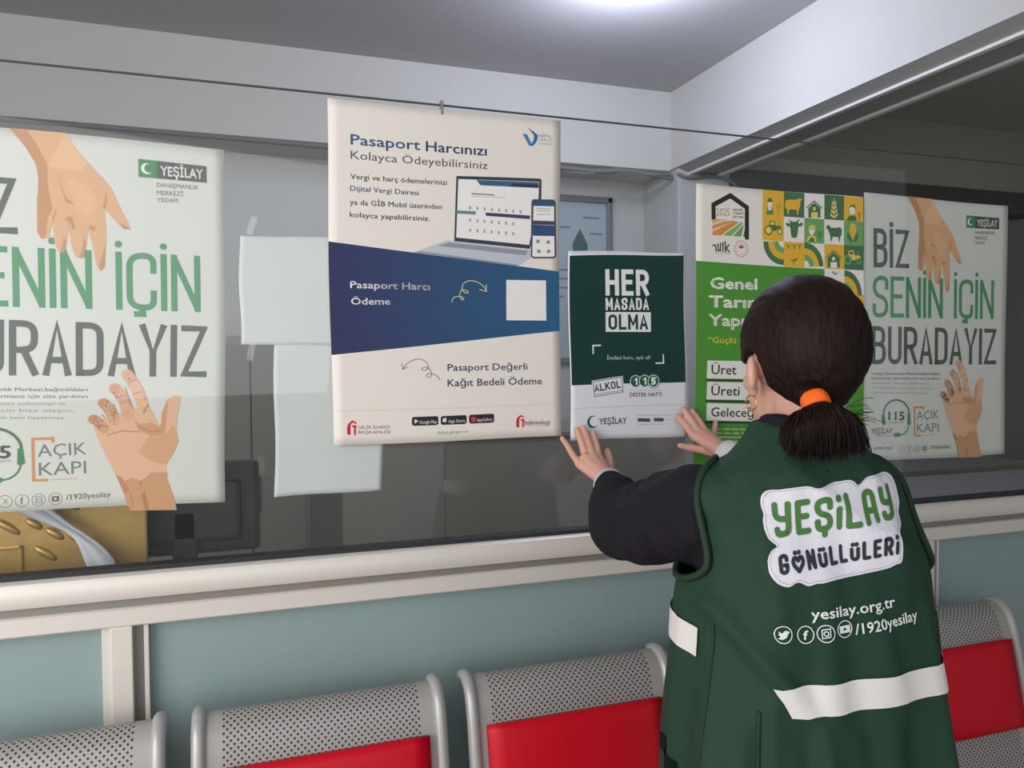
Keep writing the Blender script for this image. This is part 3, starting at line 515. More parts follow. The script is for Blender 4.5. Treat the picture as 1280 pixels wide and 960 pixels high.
  ('P','icon_grid',[(42.98,-24.77),(48.4,-24.65),(48.35,-23.82),(48.21,-23.01),(47.98,-22.24),(47.67,-21.5),(47.27,-20.83),(46.8,-20.22),(46.27,-19.7),(45.68,-19.26),(45.04,-18.91),(44.37,-18.67),(43.68,-18.54),(42.97,-18.51)],'#4c7553',3),
  ('P','icon_grid',[(42.98,-24.77),(47.09,-24.68),(47.05,-24.05),(46.95,-23.44),(46.77,-22.85),(46.54,-22.29),(46.24,-21.78),(45.88,-21.32),(45.47,-20.92),(45.03,-20.58),(44.54,-20.32),(44.03,-20.14),(43.51,-20.03),(42.97,-20.01)],'#e3b23c',4),
  ('P','icon_grid',[(42.98,-24.77),(45.67,-24.71),(45.65,-24.3),(45.58,-23.9),(45.47,-23.51),(45.31,-23.14),(45.12,-22.81),(44.88,-22.5),(44.62,-22.24),(44.32,-22.02),(44.01,-21.85),(43.67,-21.72),(43.33,-21.65),(42.98,-21.64)],'#6fa866',5),
  ('P','icon_grid',[(42.98,-24.77),(44.38,-24.74),(44.36,-24.52),(44.33,-24.32),(44.27,-24.11),(44.19,-23.93),(44.09,-23.75),(43.97,-23.59),(43.83,-23.46),(43.68,-23.34),(43.51,-23.25),(43.34,-23.19),(43.16,-23.15),(42.98,-23.14)],'#e9e5e1',6),
  ('P','icon_grid',[(25.18,-12.83),(30.13,-12.61),(30.13,-12.8),(25.18,-13.01)],'#8a8a3c',4),
  ('P','icon_grid',[(25.8,-13.1),(26.25,-13.08),(26.17,-13.78),(26.03,-14.0),(25.89,-13.79)],'#6a7a3a',4),
  ('P','icon_grid',[(27.45,-13.03),(27.9,-13.01),(27.82,-13.71),(27.68,-13.93),(27.53,-13.72)],'#6a7a3a',4),
  ('P','icon_grid',[(29.1,-12.96),(29.56,-12.94),(29.47,-13.64),(29.33,-13.86),(29.19,-13.65)],'#6a7a3a',4),
  ('P','icon_grid',[(27.52,-16.63),(27.69,-16.62),(27.7,-17.74),(27.53,-17.74)],'#4c7553',4),
  ('P','icon_grid',[(27.61,-16.9),(26.55,-16.55),(27.12,-16.29),(27.63,-16.62)],'#4c7553',4),
  ('P','icon_grid',[(27.6,-16.62),(27.74,-16.15),(28.83,-15.93),(28.4,-16.59)],'#4c7553',4),
  ('P','icon_grid',[(39.59,-19.5),(38.99,-19.04),(39.58,-18.79),(40.18,-19.36),(41.07,-18.85),(40.77,-19.58),(39.88,-19.84)],'#8aa67c',4),
  ('T','headline','Genel',(4.0,-23.99),(16.89,-23.9),2.68,'#f2f0e4',0.05,2),
  ('T','headline','Tarım',(3.64,-28.31),(18.71,-28.28),2.79,'#f2f0e4',0.05,2),
  ('T','headline','Yapı',(3.55,-32.63),(13.21,-32.65),2.74,'#f2f0e4',0.05,2),
  ('T','headline','“Güçlü',(3.26,-36.72),(11.02,-36.76),1.52,'#e3d23c',0.0,2),
  ('P','word_boxes',[(3.17,-40.81),(16.67,-41.06),(16.7,-45.32),(3.09,-45.02)],'#e6e6df',2),
  ('L','word_boxes',[(3.09,-45.43),(16.71,-45.68)],0.5,'#37452c',2,0,0),
  ('T','word_boxes','Üret',(4.36,-44.04),(11.22,-44.18),2.4,'#39392f',0.015,3),
  ('P','word_boxes',[(3.23,-45.78),(16.71,-46.16),(16.74,-50.36),(3.15,-49.94)],'#e6e6df',2),
  ('L','word_boxes',[(3.15,-50.35),(16.74,-50.73)],0.5,'#37452c',2,0,0),
  ('T','word_boxes','Üreti',(4.42,-48.97),(12.17,-49.19),2.35,'#39392f',0.015,3),
  ('P','word_boxes',[(3.29,-50.77),(16.75,-51.27),(16.78,-55.42),(3.2,-54.87)],'#e6e6df',2),
  ('L','word_boxes',[(3.21,-55.29),(16.78,-55.78)],0.5,'#37452c',2,0,0),
  ('T','word_boxes','Geleceğ',(4.47,-53.97),(16.21,-54.38),2.29,'#39392f',0.015,3),
  ('L','small_print',[(3.36,-56.88),(4.91,-56.99)],0.35,'#a9c98f',2,0,0),
  ('L','small_print',[(3.78,-57.83),(5.19,-57.94)],0.35,'#a9c98f',2,0,0),
  ('L','small_print',[(3.38,-58.76),(5.48,-58.9)],0.35,'#a9c98f',2,0,0),
  ('L','small_print',[(3.8,-59.72),(4.94,-59.82)],0.35,'#a9c98f',2,0,0),
  ('L','small_print',[(3.4,-60.64),(5.23,-60.78)],0.35,'#a9c98f',2,0,0),
  ('L','small_print',[(5.66,-56.96),(7.22,-57.07)],0.35,'#a9c98f',2,0,0),
  ('L','small_print',[(6.08,-57.92),(7.51,-58.03)],0.35,'#a9c98f',2,0,0),
  ('L','small_print',[(5.68,-58.85),(7.79,-58.99)],0.35,'#a9c98f',2,0,0),
  ('L','small_print',[(6.1,-59.81),(7.25,-59.92)],0.35,'#a9c98f',2,0,0),
  ('L','small_print',[(5.7,-60.74),(7.54,-60.88)],0.35,'#a9c98f',2,0,0),
  ('L','small_print',[(7.97,-57.04),(9.55,-57.15)],0.35,'#a9c98f',2,0,0),
  ('L','small_print',[(8.39,-58.0),(9.84,-58.12)],0.35,'#a9c98f',2,0,0),
  ('L','small_print',[(7.99,-58.94),(10.12,-59.08)],0.35,'#a9c98f',2,0,0),
  ('L','small_print',[(8.41,-59.9),(9.58,-60.01)],0.35,'#a9c98f',2,0,0),
  ('L','small_print',[(8.01,-60.84),(9.86,-60.97)],0.35,'#a9c98f',2,0,0),
  ('L','small_print',[(10.31,-57.12),(11.9,-57.24)],0.35,'#a9c98f',2,0,0),
  ('L','small_print',[(10.73,-58.09),(12.19,-58.2)],0.35,'#a9c98f',2,0,0),
  ('L','small_print',[(10.33,-59.03),(12.47,-59.17)],0.35,'#a9c98f',2,0,0),
  ('L','small_print',[(10.75,-60.0),(11.93,-60.11)],0.35,'#a9c98f',2,0,0),
  ('L','small_print',[(10.35,-60.94),(12.21,-61.07)],0.35,'#a9c98f',2,0,0),
  ('L','small_print',[(12.66,-57.2),(14.27,-57.32)],0.35,'#a9c98f',2,0,0),
  ('L','small_print',[(13.09,-58.18),(14.56,-58.29)],0.35,'#a9c98f',2,0,0),
  ('L','small_print',[(12.68,-59.12),(14.84,-59.26)],0.35,'#a9c98f',2,0,0),
  ('L','small_print',[(13.11,-60.09),(14.29,-60.2)],0.35,'#a9c98f',2,0,0),
  ('L','small_print',[(12.7,-61.03),(14.58,-61.17)],0.35,'#a9c98f',2,0,0),
 ],
}
QUADS = {'pas': [(0.163, 1.965), (0.6563, 1.9653), (0.6546, 1.2821), (0.166, 1.2817)], 'her': [(0.6747, 1.6873), (0.9696, 1.6941), (0.9754, 1.2698), (0.6793, 1.2711)], 'tuik': [(0.9988, 1.8538), (1.4809, 1.8518), (1.488, 1.17), (0.9905, 1.17)], 'bizr': [(1.4922, 1.8665), (1.9858, 1.8608), (1.9844, 1.1803), (1.4985, 1.182)], 'bizl': [(-0.519, 1.8655), (-0.0261, 1.8517), (-0.0361, 1.181), (-0.527, 1.19)]}
SIZES = {'pas': (49.2, 68.3), 'her': (29.5, 42.2), 'tuik': (49.0, 68.3), 'bizr': (49.2, 68.1), 'bizl': (49.2, 67.3)}
PRINT['vest'] = [
 ('P','back_patch',[(-9.4,6.82),(-9.31,7.07),(-9.2,7.29),(-9.05,7.49),(-8.85,7.65),(-8.62,7.79),(-8.33,7.89),(-7.96,7.96),(-7.54,7.99),(-7.13,8.04),(-6.76,8.11),(-6.37,8.19),(-5.88,8.27),(-5.19,8.38),(-4.39,8.49),(-3.7,8.54),(-3.18,8.44),(-2.76,8.29),(-2.29,8.23),(-1.68,8.39),(-0.91,8.62),(-0.26,8.81),(0.22,8.9),(0.61,8.93),(1.0,8.96),(1.44,9.02),(1.88,9.07),(2.26,9.08),(2.56,9.01),(2.79,8.9),(2.99,8.78),(3.12,8.62),(3.23,8.45),(3.45,8.41),(3.87,8.63),(4.38,9.0),(4.86,9.3),(5.31,9.44),(5.78,9.5),(6.31,9.55),(7.12,9.59),(7.89,9.65),(8.49,9.65),(8.97,9.53),(9.37,9.34),(9.69,9.08),(9.87,8.76),(9.96,8.39),(10.0,8.02),(10.01,7.67),(9.99,7.32),(9.96,6.95),(9.94,6.56),(9.92,6.16),(9.85,5.75),(9.67,5.38),(9.42,5.03),(9.22,4.64),(9.13,4.18),(9.09,3.69),(8.96,3.28),(8.65,3.02),(8.29,2.83),(8.03,2.58),(7.91,2.22),(7.91,1.8),(7.91,1.36),(7.91,0.91),(7.94,0.43),(7.94,-0.01),(7.93,-0.44),(7.88,-0.83),(7.75,-1.12),(7.53,-1.25),(7.26,-1.29),(6.96,-1.35),(6.66,-1.48),(6.33,-1.63),(5.91,-1.77),(5.39,-1.88),(4.77,-1.98),(4.07,-2.08),(3.27,-2.19),(2.42,-2.32),(1.66,-2.44),(1.01,-2.53),(0.42,-2.6),(-0.15,-2.67),(-0.72,-2.73),(-1.27,-2.78),(-1.82,-2.84),(-2.39,-2.91),(-2.93,-3.0),(-3.38,-3.07),(-3.68,-3.09),(-3.93,-3.08),(-4.2,-3.1),(-4.54,-3.2),(-4.92,-3.31),(-5.31,-3.34),(-5.71,-3.19),(-6.12,-2.97),(-6.53,-2.86),(-6.94,-3.01),(-7.34,-3.28),(-7.76,-3.43),(-8.21,-3.38),(-8.68,-3.21),(-9.08,-2.97),(-9.42,-2.61),(-9.69,-2.17),(-9.87,-1.75),(-9.97,-1.39),(-10.0,-1.05),(-9.99,-0.72),(-9.97,-0.41),(-9.91,-0.11),(-9.81,0.17),(-9.68,0.45),(-9.5,0.71),(-9.31,0.93),(-9.04,1.08),(-8.76,1.19),(-8.64,1.35),(-8.84,1.59),(-9.2,1.88),(-9.49,2.18),(-9.62,2.49),(-9.68,2.82),(-9.72,3.16),(-9.72,3.53),(-9.69,3.91),(-9.65,4.27),(-9.58,4.54),(-9.49,4.78),(-9.41,5.03),(-9.43,5.32),(-9.47,5.62),(-9.49,5.91),(-9.47,6.22),(-9.45,6.53)],'#dcd9e2',1),
 ('L','back_patch',[(-9.19,6.69),(-9.1,6.93),(-9.0,7.14),(-8.84,7.33),(-8.66,7.48),(-8.43,7.61),(-8.14,7.71),(-7.79,7.77),(-7.38,7.8),(-6.98,7.85),(-6.61,7.91),(-6.23,7.98),(-5.75,8.06),(-5.07,8.16),(-4.3,8.26),(-3.62,8.31),(-3.13,8.22),(-2.72,8.07),(-2.29,8.02),(-1.72,8.18),(-1.0,8.4),(-0.35,8.58),(0.12,8.65),(0.51,8.68),(0.89,8.71),(1.31,8.76),(1.73,8.82),(2.1,8.82),(2.38,8.76),(2.6,8.65),(2.79,8.54),(2.92,8.39),(3.02,8.23),(3.24,8.19),(3.65,8.4),(4.16,8.74),(4.62,9.03),(5.04,9.16),(5.46,9.23),(5.93,9.28),(6.5,9.37),(7.29,9.41),(7.93,9.4),(8.4,9.28),(8.78,9.09),(9.08,8.85),(9.26,8.55),(9.36,8.2),(9.41,7.84),(9.44,7.51),(9.42,7.17),(9.39,6.82),(9.38,6.45),(9.36,6.06),(9.29,5.68),(9.1,5.34),(8.83,5.01),(8.59,4.66),(8.49,4.22),(8.44,3.76),(8.32,3.37),(8.07,3.11),(7.77,2.91),(7.56,2.66),(7.48,2.31),(7.48,1.91),(7.51,1.48),(7.53,1.04),(7.55,0.59),(7.56,0.16),(7.55,-0.24),(7.5,-0.62),(7.38,-0.9),(7.18,-1.03),(6.93,-1.06),(6.65,-1.12),(6.36,-1.25),(6.04,-1.4),(5.64,-1.53),(5.14,-1.64),(4.54,-1.73),(3.87,-1.83),(3.11,-1.94),(2.3,-2.07),(1.57,-2.19),(0.95,-2.28),(0.38,-2.34),(-0.17,-2.4),(-0.72,-2.46),(-1.26,-2.51),(-1.79,-2.57),(-2.34,-2.63),(-2.87,-2.71),(-3.3,-2.78),(-3.61,-2.8),(-3.84,-2.79),(-4.1,-2.81),(-4.44,-2.89),(-4.81,-3.0),(-5.19,-3.03),(-5.58,-2.89),(-5.97,-2.67),(-6.37,-2.57),(-6.77,-2.71),(-7.17,-2.96),(-7.57,-3.11),(-8.0,-3.06),(-8.45,-2.9),(-8.85,-2.66),(-9.17,-2.32),(-9.44,-1.89),(-9.63,-1.49),(-9.72,-1.15),(-9.73,-0.83),(-9.72,-0.52),(-9.69,-0.22),(-9.63,0.06),(-9.53,0.33),(-9.4,0.59),(-9.23,0.84),(-9.04,1.05),(-8.78,1.19),(-8.5,1.3),(-8.39,1.45),(-8.58,1.68),(-8.93,1.95),(-9.22,2.24),(-9.36,2.55),(-9.42,2.86),(-9.45,3.19),(-9.46,3.54),(-9.43,3.91),(-9.41,4.25),(-9.34,4.52),(-9.25,4.74),(-9.19,4.98),(-9.2,5.26),(-9.24,5.54),(-9.26,5.83),(-9.26,6.12),(-9.24,6.42),(-9.19,6.69)],0.1,'#bdb9c6',2,0,0),
 ('S','patch_headline','YEŞİLAY',(-8.73,2.25),(8.08,4.1),4.18,'#4a773c',0.74,1,0.184,3),
 ('S','patch_subline','GÖNÜLLÜLERİ',(-8.76,-2.03),(7.34,-0.03),2.38,'#2c343c',0.48,1,0.122,3),
 ('T','web_address','yesilay.org.tr',(-4.87,-7.44),(6.59,-6.6),1.35,'#dfe3e1',0.03,0.007,2),
 ('C','social_line',(-8.53,-9.24),1.1,'#dfe3e1',2,0.98),
 ('C','social_line',(-5.73,-9.33),1.1,'#dfe3e1',2,0.98),
 ('C','social_line',(-3.25,-9.17),1.1,'#dfe3e1',2,0.98),
 ('C','social_line',(-0.73,-8.78),1.1,'#dfe3e1',2,0.98),
 ('P','social_line',[(-9.25,-9.72),(-8.86,-9.53),(-9.17,-9.2),(-8.96,-9.14),(-9.15,-8.84),(-8.65,-9.08),(-8.38,-8.77),(-8.03,-8.77),(-7.74,-8.94),(-7.96,-9.14),(-8.15,-9.6),(-8.65,-9.86)],'#dfe3e1',2),
 ('T','social_line','f',(-6.05,-9.9),(-5.49,-9.91),1.12,'#dfe3e1',0.05,0.062,2),
 ('L','social_line',[(-3.74,-8.74),(-2.76,-8.55),(-2.73,-9.55),(-3.72,-9.75),(-3.74,-8.74)],0.13,'#dfe3e1',2,0,0),
 ('C','social_line',(-3.25,-9.17),0.33,'#dfe3e1',2,0.2),
 ('P','social_line',[(-1.54,-8.39),(-0.01,-8.28),(0.1,-9.21),(-1.45,-9.3)],'#dfe3e1',2),
 ('P','social_line',[(-0.96,-8.57),(-0.38,-8.79),(-0.9,-9.0)],'#1c3b2b',3),
 ('T','social_line','/1920yesilay',(0.84,-9.57),(9.99,-8.55),1.36,'#dfe3e1',0.03,0.007,2),
]
# ------------------------------------------------------------------ printed sheets
def rounded(pts, r, closed=False, n=6):
    out = []
    N = len(pts)
    for i, p in enumerate(pts):
        p = Vector(p)
        if not closed and i in (0, N - 1): out.append(p); continue
        a, b = Vector(pts[i - 1]), Vector(pts[(i + 1) % N])
        da, db = (a - p), (b - p)
        k = min(r, da.length * .5, db.length * .5)
        if k < 1e-6: out.append(p); continue
        s, e = p + da.normalized() * k, p + db.normalized() * k
        for j in range(n + 1):
            t = j / n
            out.append((1 - t) ** 2 * s + 2 * t * (1 - t) * (p * .85 + (s + e) * .075) + t * t * e)
    if closed: out.append(out[0])
    return out
def ribbon(pts, w, rnd=0, square=True):
    """flat stroke of width w: list of polygons"""
    P = [Vector(p) for p in pts]; polys = []
    P = [p for i, p in enumerate(P) if i == 0 or (p - P[i - 1]).length > 1e-4]
    closed = len(P) > 2 and (P[0] - P[-1]).length < 1e-4
    if closed: P = P[:-1]
    N = len(P); h = w / 2; Ls, Rs = [], []
    if not closed and square and not rnd:
        P[0] = P[0] + (P[0] - P[1]).normalized() * h; P[-1] = P[-1] + (P[-1] - P[-2]).normalized() * h
    for i in range(N):
        d0 = P[i] - P[i - 1] if (i or closed) else P[1] - P[0]
        d1 = P[(i + 1) % N] - P[i] if (i < N - 1 or closed) else P[i] - P[i - 1]
        d0, d1 = d0.normalized(), d1.normalized()
        n0, n1 = Vector((-d0.y, d0.x)), Vector((-d1.y, d1.x))
        m = (n0 + n1)
        m = m.normalized() if m.length > 1e-4 else n0
        k = min(h / max(.28, m.dot(n0)), h * 1.5)
        Ls.append(P[i] + m * k); Rs.append(P[i] - m * k)
    for i in range(N if closed else N - 1):
        j = (i + 1) % N
        if rnd:
            d = (P[j] - P[i]).normalized(); n = Vector((-d.y, d.x)) * h
            polys.append([P[i] - n, P[j] - n, P[j] + n, P[i] + n]); continue
        polys.append([Rs[i], Rs[j], Ls[j], Ls[i]])
    if rnd:
        for c in ([P[0], P[-1]] if not closed else []):
            polys.append([c + Vector((math.cos(t * PI / 6), math.sin(t * PI / 6))) * h for t in range(12)])
        for c in (P if closed else P[1:-1]):
            polys.append([c + Vector((math.cos(t * PI / 5), math.sin(t * PI / 5))) * h for t in range(10)])
    return polys
# letters drawn as strokes: (width, [(rounded?, points)])
GL = {
 'A': (1, [(0, [(0, 0), (.5, 1), (1, 0)]), (0, [(.2, .26), (.8, .26)])]),
 'B': (1, [(0, [(0, 0), (0, 1)]), (1, [(0, 1), (.94, 1), (.94, .53), (0, .53)]), (1, [(0, .53), (1, .53), (1, 0), (0, 0)])]),
 'D': (1, [(0, [(0, 0), (0, 1)]), (1, [(0, 1), (1, 1), (1, 0), (0, 0)])]),
 'E': (.85, [(0, [(1, 1), (0, 1), (0, 0), (1, 0)]), (0, [(0, .52), (.85, .52)])]),
 'G': (1, [(1, [(1, .74), (1, 1), (0, 1), (0, 0), (1, 0), (1, .45)]), (0, [(1, .45), (.6, .45)])]),
 'H': (1, [(0, [(0, 0), (0, 1)]), (0, [(1, 0), (1, 1)]), (0, [(0, .5), (1, .5)])]),
 'I': (0, [(0, [(0, 0), (0, 1)])]),
 'İ': (0, [(0, [(0, 0), (0, 1)]), (2, [(0, 1.2)])]),
 'K': (1, [(0, [(0, 0), (0, 1)]), (0, [(1, 1), (.05, .42)]), (0, [(.3, .58), (1, 0)])]),
 'L': (.85, [(0, [(0, 1), (0, 0), (1, 0)])]),
 'M': (1.25, [(0, [(0, 0), (0, 1)]), (0, [(1, 0), (1, 1)]), (4, [(0, 1), (.5, .3), (1, 1)])]),
 'N': (1, [(0, [(0, 0), (0, 1)]), (0, [(1, 0), (1, 1)]), (4, [(0, 1), (1, 0)])]),
 'O': (1, [(3, [(0, 0), (0, 1), (1, 1), (1, 0)])]),
 'R': (1, [(0, [(0, 0), (0, 1)]), (1, [(0, 1), (1, 1), (1, .46), (0, .46)]), (0, [(.5, .46), (1, 0)])]),
 'S': (1, [(1, [(1, .74), (1, 1), (0, 1), (0, .53), (1, .47), (1, 0), (0, 0), (0, .26)])]),
 'U': (1, [(1, [(0, 1), (0, 0), (1, 0), (1, 1)])]),
 'Y': (1, [(0, [(0, 1), (.5, .42), (1, 1)]), (0, [(.5, .42), (.5, 0)])]),
 'Z': (1, [(0, [(0, 1), (1, 1), (0, 0), (1, 0)])]),
 'C': (1, [(1, [(1, .72), (1, 1), (0, 1), (0, 0), (1, 0), (1, .28)])]),
 'Ç': (1, [(1, [(1, .72), (1, 1), (0, 1), (0, 0), (1, 0), (1, .28)]), (0, [(.5, 0), (.55, -.13), (.3, -.13)])]),
 '1': (.45, [(0, [(0, .8), (1, 1), (1, 0)])]),
 '5': (.8, [(0, [(1, 1), (.05, 1), (0, .55)]), (1, [(0, .52), (1, .60), (1, 0), (0, 0)])]),
 ' ': (.35, []),
}
GL['Ş'] = (1, GL['S'][1] + [(0, [(.5, 0), (.5, -.16)])])
GL['Ü'] = (1, GL['U'][1] + [(2, [(.2, 1.2)]), (2, [(.8, 1.2)])])
# hand-lettered variants for the back patch
SG = dict(GL)
SG['Y'] = (1, [(1, [(0, 1), (.02, .5), (.95, .5)]), (1, [(1, 1), (.95, 0), (.05, 0), (.02, .16)])])
SG['Ö'] = (1.7, [(0, [(.5, -.04), (.06, .36), (.0, .58), (.10, .76), (.30, .78), (.5, .6), (.70, .78), (.90, .76), (1, .58), (.94, .36), (.5, -.04)]), (2, [(.3, 1.08)]), (2, [(.7, 1.08)])])
SG['A'] = (1, [(1, [(0, 0), (.1, 1), (.86, 1), (1, 0)]), (0, [(.1, .36), (.9, .36)])])
SG['İ'] = (0, [(0, [(0, 0), (0, .62)]), (2, [(0, .97)])])
SG['Ü'] = (1, [(1, [(0, .68), (0, 0), (1, 0), (1, .68)]), (2, [(.2, .98)]), (2, [(.8, .98)])])
SG['Ş'] = (1, GL['S'][1] + [(0, [(.5, 0), (.52, -.2)])])
def stroke_text(text, sw, h, width, rnd=0, table=GL, gap=None):
    """polygons of text in a box width x h, lower left at the origin"""
    gap = sw * .62 if gap is None else gap
    units = sum(table[c][0] for c in text); n = len(text)
    base = width - n * sw - (n - 1) * gap
    u = base / max(units, .01)
    x = 0; out = []
    for c in text:
        w, strokes = table[c]
        w *= u
        f = lambda p: Vector((x + sw / 2 + p[0] * w, sw / 2 + p[1] * (h - sw)))
        for kind, pts in strokes:
            q = [f(p) for p in pts]
            if kind == 2:
                if rnd != 1: q = [Vector((q[0].x, max(q[0].y, h + sw * .95)))]
                out.append([q[0] + Vector((math.cos(t * PI / 8), math.sin(t * PI / 8))) * sw * .58 for t in range(16)]); continue
            if kind == 1: q = rounded(q, max(w * .5, sw * .3) if w else sw)
            if kind == 3: q = rounded(q, w * .5, True)
            out += ribbon(q, sw, rnd, kind != 4)
        x += w + sw + gap
    return out
_fc = bpy.data.curves.new('typeset', 'FONT'); _fo = bpy.data.objects.new('typeset', _fc); COL.objects.link(_fo)
def typeset(text, bold, res=2):
    _fc.body = text; _fc.offset = bold; _fc.resolution_u = res; _fc.fill_mode = 'FRONT'
    dg = bpy.context.evaluated_depsgraph_get(); dg.update()
    me = bpy.data.meshes.new_from_object(_fo.evaluated_get(dg))
    vs = [v.co.to_2d() for v in me.vertices]; fs = [list(p.vertices) for p in me.polygons]
    bpy.data.meshes.remove(me); return vs, fs
CAPH = .729
def op_polys(op):
    """one drawing instruction -> list of (polygon, colour, layer) in centimetres"""
    k = op[0]
    if k in 'TS':
        _, _, text, b, e, h, col = op[:7]; L = op[-1]
        sh = op[-2] if len(op) == (10 if k == 'T' else 11) else 0      # slant of the lettering
        b, e = Vector(b), Vector(e); d = e - b; ang = math.atan2(d.y, d.x); R2 = Matrix.Rotation(ang, 2)
        if k == 'T':
            vs, fs = typeset(text, 0)
            x0 = min(v.x for v in vs); x1 = max(v.x for v in vs)
            s = d.length / (x1 - x0); sy = h / CAPH
            V = [b + R2 @ Vector(((v.x - x0) * s + sh * v.y * sy, v.y * sy)) for v in vs]
            w = op[7] * .55 * s; wy = op[7] * .55 * sy          # heavier weights: the outline laid down side by side
            return [([V[i] + R2 @ Vector(d_) for i in f], col, L) for d_ in (((-w, 0), (w, 0), (0, wy), (0, -wy)) if w else ((0, 0),)) for f in fs]
        return [([b + R2 @ Vector((p.x + sh * p.y, p.y)) for p in poly], col, L) for poly in stroke_text(text, op[7], h, d.length, op[8], SG if op[8] else GL)]
    if k == 'P': return [([Vector(p) for p in op[2]], op[3], op[4])]
    if k == 'G': return [([Vector(p) for p in op[2]], (op[3], op[4]), op[5])]
    if k == 'L':
        _, _, pts, w, col, L, sm, rnd = op
        P = [Vector(p).to_2d() for p in (smooth_path([(*p, 0) for p in pts], sm) if sm else [Vector((*p, 0)) for p in pts])]
        return [(q, col, L) for q in ribbon(P, w, rnd)]
    if k == 'C':
        _, _, c, r, col, L, ri = op; c = Vector(c); n = 28
        ring = lambda r: [c + Vector((math.cos(2 * PI * i / n), math.sin(2 * PI * i / n))) * r for i in range(n)]
        if not ri: return [(ring(r), col, L)]
        a, b = ring(r), ring(ri)
        return [([a[i], a[(i + 1) % n], b[(i + 1) % n], b[i]], col, L) for i in range(n)]
def print_mesh(name, ops, mapper, parent, step=2.5, label=None):
    """flat printing cut along a fine grid and laid on its carrier by mapper(x, y, layer)"""
    bm = bmesh.new(); lay = bm.verts.layers.float.new('layer'); cm = bm.verts.layers.float_vector.new('cm')
    cols = []
    for op in ops:
        for poly, c, L in op_polys(op):
            if c not in cols: cols.append(c)
            vs = []
            for p in poly:
                v = bm.verts.new((p.x, p.y, 0)); v[lay] = L; vs.append(v)
            try: f = bm.faces.new(vs)
            except ValueError: continue
            f.material_index = cols.index(c)
    bm.normal_update()
    bmesh.ops.triangulate(bm, faces=[f for f in bm.faces if len(f.verts) > 4])
    xs = [v.co.x for v in bm.verts]; ys = [v.co.y for v in bm.verts]
    for ax, lo, hi in ((0, min(xs), max(xs)), (1, min(ys), max(ys))):
        k = math.ceil(lo / step) * step
        while k < hi:
            n = Vector((0, 0, 0)); n[ax] = 1; c = Vector((0, 0, 0)); c[ax] = k
            bmesh.ops.bisect_plane(bm, geom=bm.verts[:] + bm.edges[:] + bm.faces[:], plane_co=c, plane_no=n, dist=1e-5)
            k += step
    for f in bm.faces:
        if f.normal.z < 0: f.normal_flip()
    for v in bm.verts:
        v[cm] = v.co.copy(); v.co = mapper(v.co.x, v.co.y, v[lay])
    me = bpy.data.meshes.new(name); bm.to_mesh(me); bm.free()
    for c in cols: me.materials.append(gradient_ink(c[0], c[1], 49) if isinstance(c, tuple) else ink(c))
    o = bpy.data.objects.new(name, me); COL.objects.link(o); o.parent = parent
    if label: o['label'] = label
    return o
def sheet_mapper(quad, size, y, amp, seed, inside=False):
    TL, TR, BR, BL = quad; W, H = size
    ox = (TL[0] + TR[0]) / 2; oz = (TL[1] + BL[1]) / 2
    def f(x, yy, layer):
        u, v = x / W, -yy / H
        X = (1 - v) * ((1 - u) * TL[0] + u * TR[0]) + v * ((1 - u) * BL[0] + u * BR[0])
        Zz = (1 - v) * ((1 - u) * TL[1] + u * TR[1]) + v * ((1 - u) * BL[1] + u * BR[1])
        n = noise.noise(Vector((u * 2.1 + seed, v * 2.6, seed * 1.7))) * .5 + .5
        edge = max(abs(u - .5), abs(v - .5)) * 2
        lift = amp * n * (.45 + .55 * edge ** 3)
        X += .0018 * math.sin(v * 7 + seed) * abs(u - .5) * 2; Zz += .0012 * math.sin(u * 6 + seed * 2) * abs(v - .5) * 2
        yw = (y + amp - lift if inside else y - lift) - layer * .00013
        return Vector((X - ox, yw, Zz - oz))
    return f, Vector((ox, 0, oz))
def sheet(name, label, cat, quad, size, y, ops, paper, amp=.004, seed=1., inside=False, group=None, corner=0):
    f, org = sheet_mapper(quad, size, y, amp, seed, inside)
    root = thing(name, label, cat, org, group)
    W, H = size
    bm = bmesh.new(); nx, ny = 24, 32
    def fl(x, yy, L):
        p = f(x, yy, L); return p
    grid = [[bm.verts.new(fl(W * i / nx, -H * j / ny, 0)) for i in range(nx + 1)] for j in range(ny + 1)]
    back = [[bm.verts.new(fl(W * i / nx, -H * j / ny, 0) + Vector((0, .0003, 0))) for i in range(nx + 1)] for j in range(ny + 1)]
    for g, fl_ in ((grid, 0), (back, 1)):
        for j in range(ny):
            for i in range(nx):
                q = (g[j][i], g[j + 1][i], g[j + 1][i + 1], g[j][i + 1])
                bm.faces.new(q if not fl_ else q[::-1])
    rim = [(0, i) for i in range(nx)] + [(j, nx) for j in range(ny)] + [(ny, i) for i in range(nx, 0, -1)] + [(j, 0) for j in range(ny, 0, -1)]
    for a, b in zip(rim, rim[1:] + rim[:1]):
        bm.faces.new((grid[a[0]][a[1]], grid[b[0]][b[1]], back[b[0]][b[1]], back[a[0]][a[1]]))
    link('paper_sheet', bm, paper, root, True)
    parts = {}
    for op in ops: parts.setdefault(op[1], []).append(op)
    for p, l in parts.items():
        print_mesh(p, l, f, root)
    return root
